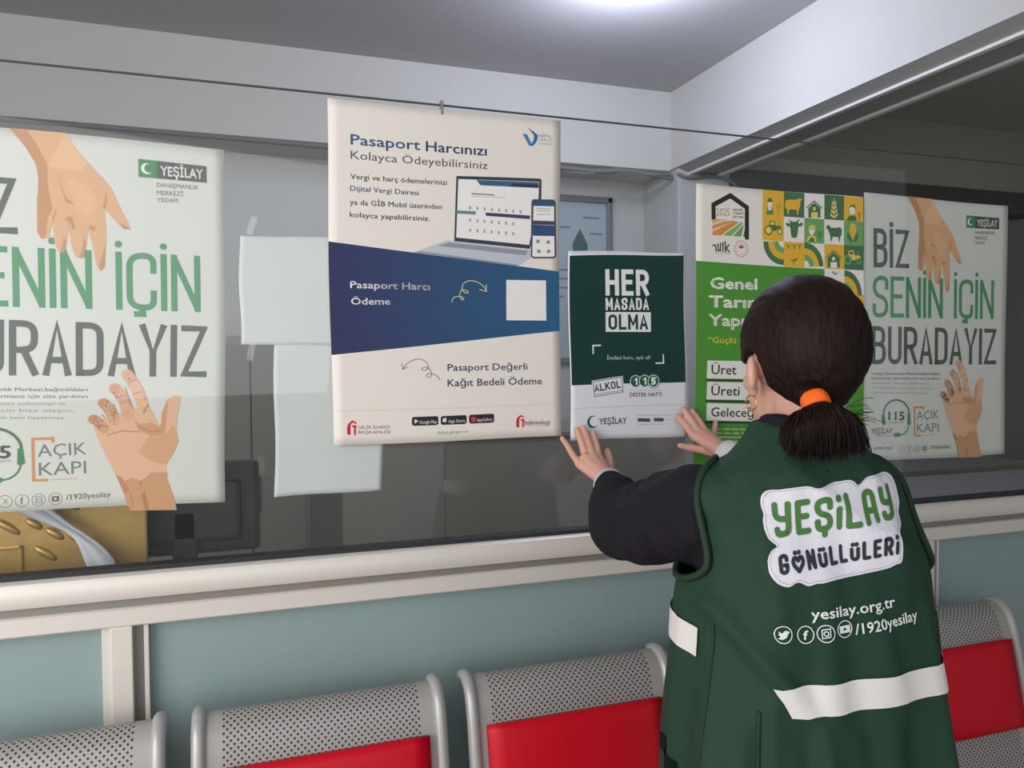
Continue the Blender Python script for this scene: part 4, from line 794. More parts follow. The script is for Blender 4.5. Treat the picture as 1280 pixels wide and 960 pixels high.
# ------------------------------------------------------------------ setting
paint = mat('wall_paint', '#c3c6c6', .75, bump=.06, scale=120, var=.04, vscale=2)
beam_paint = mat('beam_paint', '#cfd0ce', .75, bump=.06, scale=120, var=.03, vscale=2)
ceil_paint = mat('ceiling_paint', '#b9b9bb', .85, bump=.05, scale=140)
bay_ceil = mat('bay_ceiling_paint', '#cbc8bf', .85, bump=.05, scale=140)
low_paint = mat('dark_dado_paint', '#a09e96', .6, var=.08, vscale=3)
floor_m = mat('floor_stone', '#b3aea5', .45, bump=.05, scale=30, var=.12, vscale=5)
alu = mat('brushed_aluminium', '#dcd6ce', .42, metal=.2, spec=.5, var=.03, vscale=1.5, stretch=(1, 30, 30))
alu_dark = mat('aluminium_groove', '#8d8a86', .5, metal=.3)
gasket = mat('black_gasket', '#2b2b2e', .6)
teal = mat('tinted_panel', '#8fa2a3', .22, spec=.5, var=.06, vscale=2)
XL, XR = -2.4, 4.9
sbox('floor', floor_m, XL, XR, -4.6, 2.6, -.1, 0)
sbox('ceiling', ceil_paint, XL, 2.229, -3.2, 2.6, 2.9, 3.0)
sbox('ceiling_bay', bay_ceil, 2.56, XR, -3.2, 2.6, 2.9, 3.0)
sbox('wall_back', paint, XL, XR, 2.52, 2.62, 1.03, 2.9)
sbox('wall_back_dado', low_paint, XL, XR, 2.515, 2.62, 0, 1.03)
sbox('wall_left', paint, XL - .1, XL, .02, 2.62, 0, 3.0)
sbox('wall_right', mat('right_wall_paint', '#8f908a', .8, var=.05), XR, XR + .1, -3.2, 2.62, 0, 3.0)
# beams: one across the back, one running towards the viewer
bm = bmesh.new(); box(bm, XL, 2.229, 2.2, 2.52, 2.475, 2.9)
struct(link('trim_1', bm, beam_paint))
bm = bmesh.new()
box(bm, 2.229, 2.56, -3.2, 2.52, 2.50, 2.9)
box(bm, 2.229, 2.372, -3.2, 2.2, 2.478, 2.50)
struct(link('trim_2', bm, beam_paint))
bm = bmesh.new(); rings(bm, [[(x, y, z) for x, z in ((2.222, 2.480), (2.300, 2.456), (2.372, 2.480))] for y in (-3.2, 2.2)]); struct(link('trim_3', bm, mat('soffit_grey', '#bdbdbd', .7)))
bm = bmesh.new(); box(bm, 2.296, 2.322, -3.2, 2.2, 2.446, 2.470, bev=.002); struct(link('trim_4', bm, mat('light_edging', '#f2f2f0', .5)))
bm = bmesh.new(); box(bm, 2.322, 2.46, -3.2, 2.2, 2.452, 2.50); struct(link('trim_5', bm, mat('soffit_dark', '#a3a3a0', .8)))
bm = bmesh.new(); box(bm, 2.46, 2.488, -3.2, 2.2, 2.440, 2.50, bev=.003); struct(link('trim_6', bm, mat('soffit_strip', '#dcdcd8', .7)))
# back beam of the right bay
bm = bmesh.new(); box(bm, 2.56, XR, 2.18, 2.52, 2.5, 2.9); struct(link('trim_7', bm, mat('bay_beam_paint', '#aeaca2', .8, var=.04)))
bm = bmesh.new(); box(bm, 2.56, XR, 2.12, 2.3, 2.36, 2.5, bev=.01); struct(link('trim_8', bm, mat('blind_box', '#4a4a48', .6)))
# column under the corner of the beams
bm = bmesh.new(); box(bm, 2.235, 2.56, 2.13, 2.52, 0, 2.5, bev=.012); struct(link('wall_column', bm, paint))
# cable conduit under the back beam
bm = bmesh.new()
tube(bm, smooth_path([(XL, 2.19, 2.462), (-.5, 2.185, 2.46), (.5, 2.188, 2.455), (1.2, 2.185, 2.458), (1.75, 2.19, 2.44), (1.95, 2.187, 2.455), (2.22, 2.18, 2.43)], 6), .012, 8)
tube(bm, smooth_path([(1.6, 2.2, 2.43), (1.74, 2.187, 2.425), (1.80, 2.184, 2.45), (2.0, 2.186, 2.44), (2.21, 2.16, 2.445)], 6), .006, 8)
tube(bm, smooth_path([(2.23, 2.12, 2.44), (2.3, 2.11, 2.425), (2.42, 2.1, 2.44), (2.56, 2.10, 2.41), (2.6, 2.1, 2.30), (2.57, 2.1, 2.22)], 6), .009, 8)
tag(link('cable_run', bm, mat('grey_cable', '#7b7d7c', .6), None, True), 'grey cables sagging along the lower edge of the back beam', 'cable')

# glazed counter: glass, lower frame, panels
gm = glass_mat('glass_sheet', (.986, .986, .980), .022)
bm = bmesh.new(); box(bm, XL, .3945, 0, .006, 1.066, 1.9745); struct(link('window_1', bm, gm))
bm = bmesh.new(); box(bm, .3965, XR - .2, 0, .006, 1.066, 1.9745); struct(link('window_2', bm, gm))
edge = mat('glass_edge', '#4c5452', .3)
for n, a, b in (('trim_9', XL, .3945), ('trim_10', .3965, XR - .2)):
    bm = bmesh.new(); box(bm, a, b, -.0004, .0064, 1.9742, 1.9765); struct(link(n, bm, edge))
bm = bmesh.new(); box(bm, .3945, .3965, 0, .006, 1.07, 1.9765); struct(link('trim_11', bm, glass_mat('seam_silicone', (.80, .83, .84), .10)))
bm = bmesh.new(); box(bm, XL, XR - .2, -.012, .02, 1.066, 1.0755); struct(link('trim_12', bm, gasket))
bm = bmesh.new(); box(bm, .3925, .3985, -.003, .009, 1.955, 1.984, bev=.001); struct(link('trim_13', bm, alu_dark))
# aluminium profiles as extruded sections
def profile(name, sec, m, x0=XL, x1=XR - .2):
    bm = bmesh.new(); rings(bm, [[(x0, y, z) for y, z in sec], [(x1, y, z) for y, z in sec]]); return struct(autosmooth(link(name, bm, m), 25))
profile('trim_14', [(.03, 1.067), (-.022, 1.067), (-.030, 1.064), (-.034, 1.056), (-.036, 1.042), (-.036, 1.030), (-.033, 1.0225), (-.026, 1.021), (.03, 1.021)], alu)
profile('trim_15', [(.03, 1.021), (-.019, 1.021), (-.019, 1.006), (.03, 1.006)], alu_dark)
profile('trim_16', [(.03, 1.006), (-.026, 1.006), (-.030, 1.003), (-.030, .974), (-.027, .971), (.03, .971)], alu)
bm = bmesh.new(); box(bm, XL, XR - .2, .004, .02, .05, .973); struct(link('wall_counter', bm, teal))
profile('trim_17', [(.03, .05), (-.03, .05), (-.03, 0), (.03, 0)], alu)
def mullion(x, n):
    bm = bmesh.new()
    box(bm, x - .052, x - .036, -.014, .01, .05, .971, bev=.001)
    box(bm, x - .036, x, -.026, .01, .05, .971, bev=.002)
    box(bm, x, x + .018, -.006, .01, .05, .971, mi=1)
    box(bm, x + .018, x + .026, -.016, .01, .05, .971, bev=.001)
    o = link(n, bm, [alu, alu_dark]); return struct(o)
mullion(-.199, 'trim_18'); mullion(1.70, 'trim_19'); mullion(-2.1, 'trim_20'); mullion(3.6, 'trim_21')

# ceiling lamp of the room behind the glass
lamp = thing('ceiling_lamp', 'round white ceiling lamp lighting the room behind the glass', 'lamp', (1.40, 1.06, 2.9))
bm = bmesh.new(); rings(bm, [[(r * math.cos(2 * PI * i / 32), r * math.sin(2 * PI * i / 32), z) for i in range(32)] for r, z in ((.17, 0), (.17, -.025), (.15, -.03))])
link('housing', bm, mat('lamp_housing', '#dedede', .5), lamp, True)
em, nt, b_ = nodes('lamp_diffuser'); b_.inputs['Emission Color'].default_value = (.66, .70, 1, 1); b_.inputs['Emission Strength'].default_value = 6
b_.inputs['Base Color'].default_value = (.9, .9, .95, 1)
bm = bmesh.new(); rings(bm, [[(r * math.cos(2 * PI * i / 32), r * math.sin(2 * PI * i / 32), z) for i in range(32)] for r, z in ((.148, -.0305), (.14, -.05), (.09, -.064), (.02, -.068))])
link('diffuser', bm, em, lamp, True)
pl = bpy.data.lights.new('lamp_light', 'POINT'); pl.energy = 22; pl.color = (.78, .81, 1); pl.shadow_soft_size = .12
po = bpy.data.objects.new('lamp_light', pl); COL.objects.link(po); po.parent = lamp; po.location = (0, 0, -.2)

# ------------------------------------------------------------------ things in the room behind the glass
nb = thing('framed_notice', 'grey framed notice with water drop pictures on the back wall', 'picture', (1.62, 2.515, 1.9))
fr = mat('frame_grey', '#80868a', .4, metal=.4)
bm = bmesh.new()
for q in ((-.40, .40, .44, .475), (-.40, .40, -.475, -.44), (-.40, -.365, -.475, .475), (.365, .40, -.475, .475)):
    box(bm, q[0], q[1], -.03, 0, q[2], q[3], bev=.006)
link('frame', bm, fr, nb)
bm = bmesh.new(); box(bm, -.366, .366, -.012, 0, -.441, .441); link('notice_sheet', bm, mat('pale_blue_paper', '#a9b9c4', .5), nb)
bm = bmesh.new()
def drop(bm, cx, cz, r, y):
    P = [(cx, y, cz + r * 2.1)] + [(cx + r * math.cos(t), y, cz + r * math.sin(t)) for t in [math.radians(35 - i * 250 / 20) for i in range(21)]]
    bm.faces.new([bm.verts.new(p) for p in P])
drop(bm, .20, .19, .048, -.0125); link('green_drop', bm, mat('drop_green', '#3f6660', .5), nb)
bm = bmesh.new(); drop(bm, -.03, .18, .052, -.0125); link('blue_drop', bm, mat('drop_blue', '#4f76ad', .5), nb)
bm = bmesh.new()
for i, (a, b, z) in enumerate(((-.30, -.08, .36), (-.02, .06, .345), (.22, .32, .35), (-.12, .14, .29), (-.3, -.1, .24), (.26, .34, .26), (-.3, .3, .05), (-.3, .2, .0), (-.3, .28, -.05), (-.3, .1, -.1))):
    box(bm, a, b, -.0128, -.0122, z, z + .010)
link('lettering', bm, mat('notice_ink', '#74828c', .6), nb)

def slab_thing(name, label, cat, loc, boxes, group=None):
    t = thing(name, label, cat, loc, group)
    for nm, m, bs, bev in boxes:
        bm = bmesh.new()
        for b in bs: box(bm, *b, bev=bev)
        link(nm, bm, m, t)
    return t
dk = mat('dark_cabinet', '#94928a', .5, var=.08); dk2 = mat('darker_cabinet', '#86847c', .5); metal = mat('handle_metal', '#9a9a98', .3, metal=.8)
slab_thing('filing_cabinet', 'tall dark filing cabinet behind the glass beside the taped white sheets', 'cabinet', (.03, 2.22, 0),
           [('body', dk, [(-.24, .24, -.24, .26, 0, 1.56)], .006),
            ('door', dk2, [(-.225, -.004, -.252, -.24, .06, 1.52)], .003), ('door', dk2, [(.004, .225, -.252, -.24, .06, 1.52)], .003),
            ('handle', metal, [(-.03, -.02, -.268, -.252, .8, .95)], .002), ('handle', metal, [(.02, .03, -.268, -.252, .8, .95)], .002)])
slab_thing('counter_desk', 'long dark counter desk just behind the glass wall', 'desk', (0, 0, 0),
           [('desktop', mat('desk_top', '#8f8c85', .4), [(XL + .05, 1.9, .03, .62, .90, .93)], .004),
            ('desk_front', dk2, [(XL + .05, 1.9, .06, .09, 0, .90)], 0), ('desk_side', dk2, [(1.86, 1.89, .09, .6, 0, .90)], 0), ('desk_side', dk2, [(XL + .06, XL + .09, .09, .6, 0, .90)], 0)])
slab_thing('office_partition', 'low dark partition screen across the room behind the glass', 'partition', (1.0, 1.7, 0),
           [('panel', mat('partition_cloth', '#98968d', .8, var=.06), [(-.62, 1.0, -.02, .02, .06, 1.10)], .006), ('top_rail', dk, [(-.63, 1.01, -.028, .028, 1.10, 1.125)], .004),
            ('foot', dk, [(-.5, -.44, -.2, .2, 0, .06)], .004), ('foot', dk, [(.8, .86, -.2, .2, 0, .06)], .004)])
# black monitor at the left
mt = thing('computer_monitor', 'black computer monitor seen from behind under the left hand poster', 'monitor', (-.13, .26, .93))
blk = mat('black_plastic', '#3a3836', .35)
bm = bmesh.new(); box(bm, -.115, .16, -.02, .02, .10, .30, bev=.012); box(bm, -.08, .12, -.035, -.02, .13, .26, bev=.01); link('screen_housing', bm, blk, mt)
bm = bmesh.new(); box(bm, -.02, .03, -.035, -.012, .01, .2, bev=.006); link('stand', bm, blk, mt)
bm = bmesh.new(); box(bm, -.10, .11, -.09, .09, 0, .012, bev=.004); link('base', bm, blk, mt)
# gold embossed panel, added in place of a reflection in the glass
gp = thing('gold_reflection_panel', 'made-up gold panel with raised bars, standing in for a reflection in the glass at lower left', 'panel', (-.43, .155, .93))
gold = mat('gold_reflection', '#b89a5c', .34, metal=.55, spec=.5, bump=.1, scale=25, var=.1, vscale=14)
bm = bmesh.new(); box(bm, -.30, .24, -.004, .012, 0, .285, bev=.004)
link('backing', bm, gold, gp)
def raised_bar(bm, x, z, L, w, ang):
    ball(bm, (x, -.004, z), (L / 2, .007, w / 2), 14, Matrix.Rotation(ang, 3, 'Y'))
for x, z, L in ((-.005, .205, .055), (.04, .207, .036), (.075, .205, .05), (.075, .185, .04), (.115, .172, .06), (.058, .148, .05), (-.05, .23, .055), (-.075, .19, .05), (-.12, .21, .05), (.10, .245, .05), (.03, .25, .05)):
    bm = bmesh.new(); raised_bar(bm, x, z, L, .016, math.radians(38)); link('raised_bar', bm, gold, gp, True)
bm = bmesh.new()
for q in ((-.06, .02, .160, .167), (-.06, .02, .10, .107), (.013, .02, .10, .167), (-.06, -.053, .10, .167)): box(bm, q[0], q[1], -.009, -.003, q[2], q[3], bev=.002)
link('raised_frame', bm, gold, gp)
# white band beside the panel, a solid shape added for a reflection
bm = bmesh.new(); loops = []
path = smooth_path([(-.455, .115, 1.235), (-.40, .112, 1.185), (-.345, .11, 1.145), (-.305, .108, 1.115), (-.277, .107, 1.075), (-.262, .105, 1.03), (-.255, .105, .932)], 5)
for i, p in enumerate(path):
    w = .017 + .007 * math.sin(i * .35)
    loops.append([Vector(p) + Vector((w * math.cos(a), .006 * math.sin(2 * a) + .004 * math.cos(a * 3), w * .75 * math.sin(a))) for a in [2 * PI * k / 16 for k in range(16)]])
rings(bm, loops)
tag(link('white_reflection_band', bm, mat('white_reflection', '#c9ced6', .3, spec=.6), None, True), 'made-up white band in front of the gold panel, standing in for a reflection in the glass', 'reflection')
# right part of the room
br = mat('brown_wood', '#8a5234', .5, bump=.05, scale=20, var=.15, vscale=4, stretch=(1, 1, 6))
slab_thing('wooden_cabinet', 'brown wooden cabinet behind the glass at far right', 'cabinet', (2.75, 1.25, 0),
           [('carcass', br, [(-.42, .7, -.2, .25, 0, .93)], .005), ('worktop', mat('grey_top', '#8b8b88', .4), [(-.44, .72, -.22, .27, .93, .96)], .004),
            ('door', br, [(-.40, .13, -.215, -.2, .05, .9)], .004), ('door', br, [(.15, .68, -.215, -.2, .05, .9)], .004)])
slab_thing('service_counter', 'grey service counter behind the glass to the right of the woman', 'counter', (2.35, .5, 0),
           [('counter_top', mat('counter_grey', '#8d8f90', .4), [(-.42, .9, -.36, .12, .985, 1.015)], .004), ('counter_body', mat('counter_body', '#75777a', .5), [(-.38, .86, -.3, .1, 0, .985)], .004)])
slab_thing('notice_board', 'dark green notice board on the right bay wall behind the glass', 'notice board', (4.35, 2.50, 1.75),
           [('board', mat('board_felt', '#4d544a', .9), [(-.5, .5, -.02, 0, -.5, .5)], 0), ('frame', dk, [(-.52, .52, -.03, 0, .5, .53), (-.52, .52, -.03, 0, -.53, -.5), (-.53, -.5, -.03, 0, -.53, .53), (.5, .53, -.03, 0, -.53, .53)], .004)])

# ------------------------------------------------------------------ posters and sheets
white_p = mat('poster_paper', '#e9e2da', .6, spec=.25)
white_a = mat('copy_paper', '#dfe0e6', .6, spec=.25)
white_b = mat('matt_poster_paper', '#d3d7d2', .6, spec=.25)
green_p = mat('cream_poster_paper', '#e8e2da', .6, spec=.25)
sheet('payment_poster', 'large cream poster with dark blue band and laptop picture, high on the glass', 'poster', QUADS['pas'], SIZES['pas'], -.0006, PRINT['pas'], white_p, .004, 1.3)
sheet('alcohol_poster', 'small dark green poster the woman is pressing onto the glass', 'poster', QUADS['her'], SIZES['her'], -.0006, PRINT['her'], white_a, .003, 2.9)
sheet('agriculture_poster', 'green and white poster with farm icons, partly hidden behind the head of the woman', 'poster', QUADS['tuik'], SIZES['tuik'], -.0006, PRINT['tuik'], green_p, .004, 4.2)
sheet('helping_hand_poster', 'white poster with two reaching hands at the left edge of the view', 'poster', QUADS['bizl'], SIZES['bizl'], .0075, PRINT['biz'], white_b, .004, 5.1, True)
sheet('helping_hand_poster', 'white poster with two reaching hands at far right beside the green farm poster', 'poster', QUADS['bizr'], SIZES['bizr'], .0075, PRINT['biz'], white_b, .004, 6.7, True)
blank = mat('blank_paper', '#cdd4d4', .6, spec=.3)
sheet('taped_paper', 'blank white paper sheet behind the glass, upper of two beside the blue banded poster', 'paper sheet', [(-.003, 1.692), (.205, 1.695), (.205, 1.482), (-.004, 1.484)], (20.8, 21.), .0075, [], blank, .003, 8.1, True)
sheet('taped_paper', 'blank white paper sheet behind the glass, lower one showing under the blue banded poster', 'paper sheet', [(.058, 1.484), (.269, 1.484), (.264, 1.186), (.054, 1.184)], (21., 29.7), .0075, [], blank, .004, 9.4, True)
# clear tape strips
tape = glass_mat('clear_tape', (.96, .96, .95), .045)
for x, z, a, lab in ((.020, 1.71, .3, 'upper corner of the upper blank sheet'), (.030, 1.25, -.1, 'left side of the lower blank sheet'), (.015, 1.47, .2, 'lower edge of the upper blank sheet'),
                 (2.02, 2.0, .5, None)):
    if lab is None: continue
    bm = bmesh.new(); box(bm, -.006, .006, -.0004, 0, -.018, .018)
    t = tag(link('clear_tape_strip', bm, tape), 'clear tape strip at the ' + lab, 'tape', 'clear tape on the glass'); t.location = (x, -.0002, z); t.rotation_euler = (0, a, 0)
# ------------------------------------------------------------------ waiting chairs
def steel_mat():
    m, nt, b = nodes('perforated_steel'); N = nt.nodes; Lk = nt.links
    b.inputs['Metallic'].default_value = .2; b.inputs['Roughness'].default_value = .5
    at = N.new('ShaderNodeAttribute'); at.attribute_name = 'sheet_cm'
    sp = N.new('ShaderNodeSeparateXYZ'); Lk.new(at.outputs['Vector'], sp.inputs[0])
    def mth(op, a, c, d=None):
        n = N.new('ShaderNodeMath'); n.operation = op
        for i, v in enumerate((a, c, d)):
            if v is None: continue
            if hasattr(v, 'is_output'): Lk.new(v, n.inputs[i])
            else: n.inputs[i].default_value = v
        return n.outputs[0]
    px, py = 1.18, .62
    row = mth('FLOOR', mth('DIVIDE', sp.outputs[1], py), 0)
    odd = mth('MULTIPLY', mth('MODULO', mth('ADD', row, 1000.0), 2.0), .5)
    fx = mth('SUBTRACT', mth('FRACT', mth('ADD', mth('DIVIDE', sp.outputs[0], px), odd), 0), .5)
    fy = mth('SUBTRACT', mth('FRACT', mth('DIVIDE', sp.outputs[1], py), 0), .5)
    d = mth('SQRT', mth('ADD', mth('POWER', mth('ABSOLUTE', mth('MULTIPLY', fx, px), 0), 2.0), mth('POWER', mth('ABSOLUTE', mth('MULTIPLY', fy, py), 0), 2.0)), 0)
    hole = mth('LESS_THAN', d, .225)
    inx = mth('LESS_THAN', mth('ABSOLUTE', sp.outputs[0], 0), 17.4)
    iny = mth('MULTIPLY', mth('GREATER_THAN', sp.outputs[1], 2.4), mth('LESS_THAN', sp.outputs[1], 82.0))
    h = mth('MULTIPLY', hole, mth('MULTIPLY', inx, iny))
    mx = N.new('ShaderNodeMix'); mx.data_type = 'RGBA'
    mx.inputs['A'].default_value = (*lin('#a5a29f'), 1); mx.inputs['B'].default_value = (*lin('#2b2c2c'), 1)
    Lk.new(h, mx.inputs['Factor']); Lk.new(mx.outputs['Result'], b.inputs['Base Color'])
    Lk.new(mth('MULTIPLY', mth('SUBTRACT', 1.0, h), .2), b.inputs['Metallic'])
    return m
steel = steel_mat()
tube_m = mat('silver_tube', '#aeadab', .36, metal=.25)
red = mat('red_vinyl', '#c90420', .45, spec=.3, bump=.03, scale=300)
dark_leg = mat('black_frame', '#2f3032', .5)
# side section of the seat shell: (y, z), from the rolled top edge down the back, round the seat to the front
SEC = smooth_path([(.055, .800, 0), (.035, .820, 0), (.006, .828, 0), (-.020, .815, 0), (-.036, .785, 0), (-.048, .74, 0), (-.066, .66, 0), (-.085, .57, 0), (-.104, .49, 0), (-.125, .445, 0), (-.17, .423, 0), (-.25, .415, 0), (-.35, .425, 0), (-.44, .437, 0), (-.485, .43, 0), (-.505, .405, 0)], 5)
SEC = [(p[0], p[1]) for p in SEC]
def sec_normals():
    out = []
    for i in range(len(SEC)):
        a, b = Vector(SEC[max(i - 1, 0)]), Vector(SEC[min(i + 1, len(SEC) - 1)])
        t = (b - a).normalized(); out.append(Vector((t.y, -t.x)))
    return out
SN = sec_normals()
def shell(bm, x0, x1, i0, i1, off, th, cmlayer=None, nx=2, bulge=0, flip=1):
    """curved plate following the seat section between stations i0 and i1"""
    front, back = [], []
    s = 0
    for i in range(i0, i1 + 1):
        p, n = Vector(SEC[i]), SN[i] * flip
        if i > i0: s += (Vector(SEC[i]) - Vector(SEC[i - 1])).length
        fr_, bk_ = [], []
        for k in range(nx + 1):
            x = x0 + (x1 - x0) * k / nx
            e = bulge * (max(0, 1 - (2 * k / nx - 1) ** 4) * max(0, 1 - (2 * (i - i0) / (i1 - i0) - 1) ** 6))
            f = p + n * (off + e); b = p + n * (off - th)
            vf = bm.verts.new((x, f.x, f.y)); vb = bm.verts.new((x, b.x, b.y))
            if cmlayer is not None:
                vf[cmlayer] = Vector((x * 100, s * 100, 0)); vb[cmlayer] = Vector((x * 100, s * 100, 0))
            fr_.append(vf); bk_.append(vb)
        front.append(fr_); back.append(bk_)
    n = i1 - i0
    for i in range(n):
        for k in range(nx):
            bm.faces.new((front[i][k], front[i + 1][k], front[i + 1][k + 1], front[i][k + 1]))
            bm.faces.new((back[i][k], back[i][k + 1], back[i + 1][k + 1], back[i + 1][k]))
        bm.faces.new((front[i][0], back[i][0], back[i + 1][0], front[i + 1][0]))
        bm.faces.new((front[i][nx], front[i + 1][nx], back[i + 1][nx], back[i][nx]))
    for k in range(nx):
        bm.faces.new((front[0][k], front[0][k + 1], back[0][k + 1], back[0][k]))
        bm.faces.new((front[n][k], back[n][k], back[n][k + 1], front[n][k + 1]))
def station(z, part='back'):
    return min(range(len(SEC)), key=lambda i: abs(SEC[i][1] - z) + (0 if (SEC[i][0] > -.125 and SEC[i][0] < .01) else 9))
def make_chair(label):
    t = thing('waiting_chair', label, 'chair', (0, 0, 0), 'perforated waiting chairs along the wall')
    hw = .205
    bm = bmesh.new(); cmv = bm.verts.layers.float_vector.new('sheet_cm')
    shell(bm, -hw, hw, 0, len(SEC) - 1, .001, .0025, cmv, 6)
    autosmooth(link('steel_shell', bm, steel, t), 50)
    bm = bmesh.new(); shell(bm, -.187, .187, station(.752), station(.552), .014, .013, None, 12, .008)
    bmesh.ops.bevel(bm, geom=[e for e in bm.edges if e.is_manifold and e.calc_face_angle(0) > 1.0], offset=.004, segments=2, affect='EDGES')
    link('back_cushion', bm, red, t, True)
    i0 = min(range(len(SEC)), key=lambda i: abs(SEC[i][0] + .19)); i1 = min(range(len(SEC)), key=lambda i: abs(SEC[i][0] + .46))
    bm = bmesh.new(); shell(bm, -.187, .187, i0, i1, .014, .013, None, 12, .008)
    bmesh.ops.bevel(bm, geom=[e for e in bm.edges if e.is_manifold and e.calc_face_angle(0) > 1.0], offset=.004, segments=2, affect='EDGES')
    link('seat_cushion', bm, red, t, True)
    for s in (-1, 1):
        bm = bmesh.new()
        P = [(s * .212, p[0], p[1]) for p in SEC[5::2]]
        tube(bm, P, .0125, 12); link('side_tube', bm, tube_m, t, True)
        bm = bmesh.new()
        tube(bm, smooth_path([(s * .15, -.12, .42), (s * .15, -.18, .36), (s * .15, -.22, .2), (s * .15, -.23, .03)], 4), .016, 10)
        box(bm, s * .15 - .02, s * .15 + .02, -.47, -.03, 0, .03, bev=.008); link('leg', bm, dark_leg, t)
    bm = bmesh.new(); box(bm, -.2, .2, -.25, -.19, .355, .395, bev=.006); link('support_beam', bm, dark_leg, t)
    return t
def copy_tree(o, parent=None):
    c = o.copy(); COL.objects.link(c)
    if parent: c.parent = parent
    for ch in list(o.children): copy_tree(ch, c)
    return c
CH = ['leftmost waiting chair with only its perforated steel top rail in view',
      'second waiting chair from the left, red cushion just below the cream poster',
      'waiting chair with bright red back directly left of the woman',
      'waiting chair standing in front of the woman and hidden behind her vest',
      'rightmost waiting chair with dark red back, right of the woman']
proto = make_chair(CH[0])
for i, lab in enumerate(CH):
    c = proto if i == 0 else copy_tree(proto)
    c['label'] = lab; c.location = (-.3585 + .487 * i, -.125, 0)
# ------------------------------------------------------------------ woman
def Rz(a): return Matrix.Rotation(a, 3, 'Z')
def Rx(a): return Matrix.Rotation(a, 3, 'X')
T0 = Vector((.735, -.685, 0)); TY = math.radians(-12); TR = Rz(TY)
def tw(x, y, z): return T0 + TR @ Vector((x, y, 0)) + Vector((0, 0, z))
HC = Vector((.755, -.6565, 1.441)); HR = Rz(math.radians(-12)) @ Rx(math.radians(-4))
def hw_(x, y, z): return HC + HR @ Vector((x, y, z))
woman = thing('person', 'woman in a dark green vest with a ponytail pressing the green poster onto the glass', 'person', (T0.x, T0.y, 0))
def voxel(name, bm, m, size, sm=4, fac=.5, disp=None, parent=woman):
    me = bpy.data.meshes.new('t'); bmesh.ops.recalc_face_normals(bm, faces=bm.faces); bm.to_mesh(me); bm.free()
    o = bpy.data.objects.new('t', me); COL.objects.link(o)
    md = o.modifiers.new('r', 'REMESH'); md.mode = 'VOXEL'; md.voxel_size = size; md.use_smooth_shade = True
    if sm:
        s = o.modifiers.new('s', 'SMOOTH'); s.iterations = sm; s.factor = fac
    dg = bpy.context.evaluated_depsgraph_get(); dg.update()
    n = bpy.data.meshes.new_from_object(o.evaluated_get(dg)); n.name = name
    bpy.data.objects.remove(o); bpy.data.meshes.remove(me)
    if disp:
        n.update()
        nm = [v.normal.copy() for v in n.vertices]
        for v, k in zip(n.vertices, nm): v.co = v.co + k * disp(v.co, k)
    n.materials.clear()
    for x in (m if isinstance(m, list) else [m]): n.materials.append(x)
    for p in n.polygons: p.use_smooth = True
    r = bpy.data.objects.new(name, n); COL.objects.link(r)
    if parent: r.parent = parent; r.matrix_parent_inverse = Matrix.Translation(-parent.location)
    return r
def wlink(name, bm, m, smooth=True, parent=None):
    o = link(name, bm, m, parent or woman, smooth)
    if not parent: o.matrix_parent_inverse = Matrix.Translation(-woman.location)
    return o

SHL, SHR = tw(-.140, .025, 1.248), tw(.100, .03, 1.258)
ELL, WRL = Vector((.6395, -.33, 1.166)), Vector((.7212, -.105, 1.1917))
ELR, WRR = Vector((1.02, -.36, 1.165)), Vector((1.008, -.105, 1.2404))
HANDS = {
 'L': (WRL, [[(.6852, -.0340, 1.2231), (.6726, -.0240, 1.2452), (.6629, -.0160, 1.2657), (.6543, -.0120, 1.2779)],
             [(.6995, -.0370, 1.2349), (.6965, -.0270, 1.2618), (.6934, -.0165, 1.2820), (.6895, -.0125, 1.2959)],
             [(.7147, -.0370, 1.2394), (.7118, -.0270, 1.2647), (.7088, -.0165, 1.2850), (.7049, -.0125, 1.2999)],
             [(.7300, -.0350, 1.2366), (.7300, -.0260, 1.2586), (.7300, -.0165, 1.2753), (.7280, -.0125, 1.2884)],
             [(.7420, -.0600, 1.2049), (.7560, -.0400, 1.2200), (.7610, -.0240, 1.2340), (.7620, -.0150, 1.2460)]]),
 'R': (WRR, [[(1.0191, -.0340, 1.2693), (1.0322, -.0240, 1.2847), (1.0396, -.0165, 1.2950), (1.0433, -.0125, 1.3021)],
             [(.9986, -.0370, 1.2813), (.9902, -.0260, 1.3048), (.9859, -.0165, 1.3172), (.9799, -.0125, 1.3282)],
             [(.9817, -.0370, 1.2820), (.9690, -.0260, 1.3092), (.9626, -.0165, 1.3234), (.9566, -.0125, 1.3344)],
             [(.9670, -.0360, 1.2752), (.9543, -.0260, 1.2986), (.9478, -.0165, 1.3091), (.9418, -.0125, 1.3182)],
             [(1.0001, -.0580, 1.2404), (.9809, -.0360, 1.2433), (.9631, -.0230, 1.2464), (.9463, -.0155, 1.2501)]])}
def hand(bm, wr, el, fingers):
    wr = Vector(wr)
    arm = (wr - Vector(el)).normalized()
    for i, f in enumerate(fingers):
        f = [Vector(p) for p in f]
        r = [.0098, .0088, .0081, .0070] if i < 4 else [.0125, .0098, .0088, .0074]
        if i == 0: r = [.0086, .0076, .0070, .0061]
        tube(bm, f, r, 10)
        base = wr.lerp(f[0], .15) if i < 4 else wr.lerp(f[0], .1)
        tube(bm, [base, base.lerp(f[0], .5), f[0]], [.0165, .0135, .0105] if i < 4 else [.017, .0165, .0125], 10)
    for a, b in zip(fingers[:3], fingers[1:4]):     # webbing and palm between the knuckles
        for t in (.35, .6, .9):
            pa, pb = wr.lerp(Vector(a[0]), t), wr.lerp(Vector(b[0]), t)
            tube(bm, [pa, pb], .0115, 8)
    tube(bm, [wr.lerp(Vector(fingers[4][0]), .8), wr.lerp(Vector(fingers[3][0]), .6)], .0105, 8)
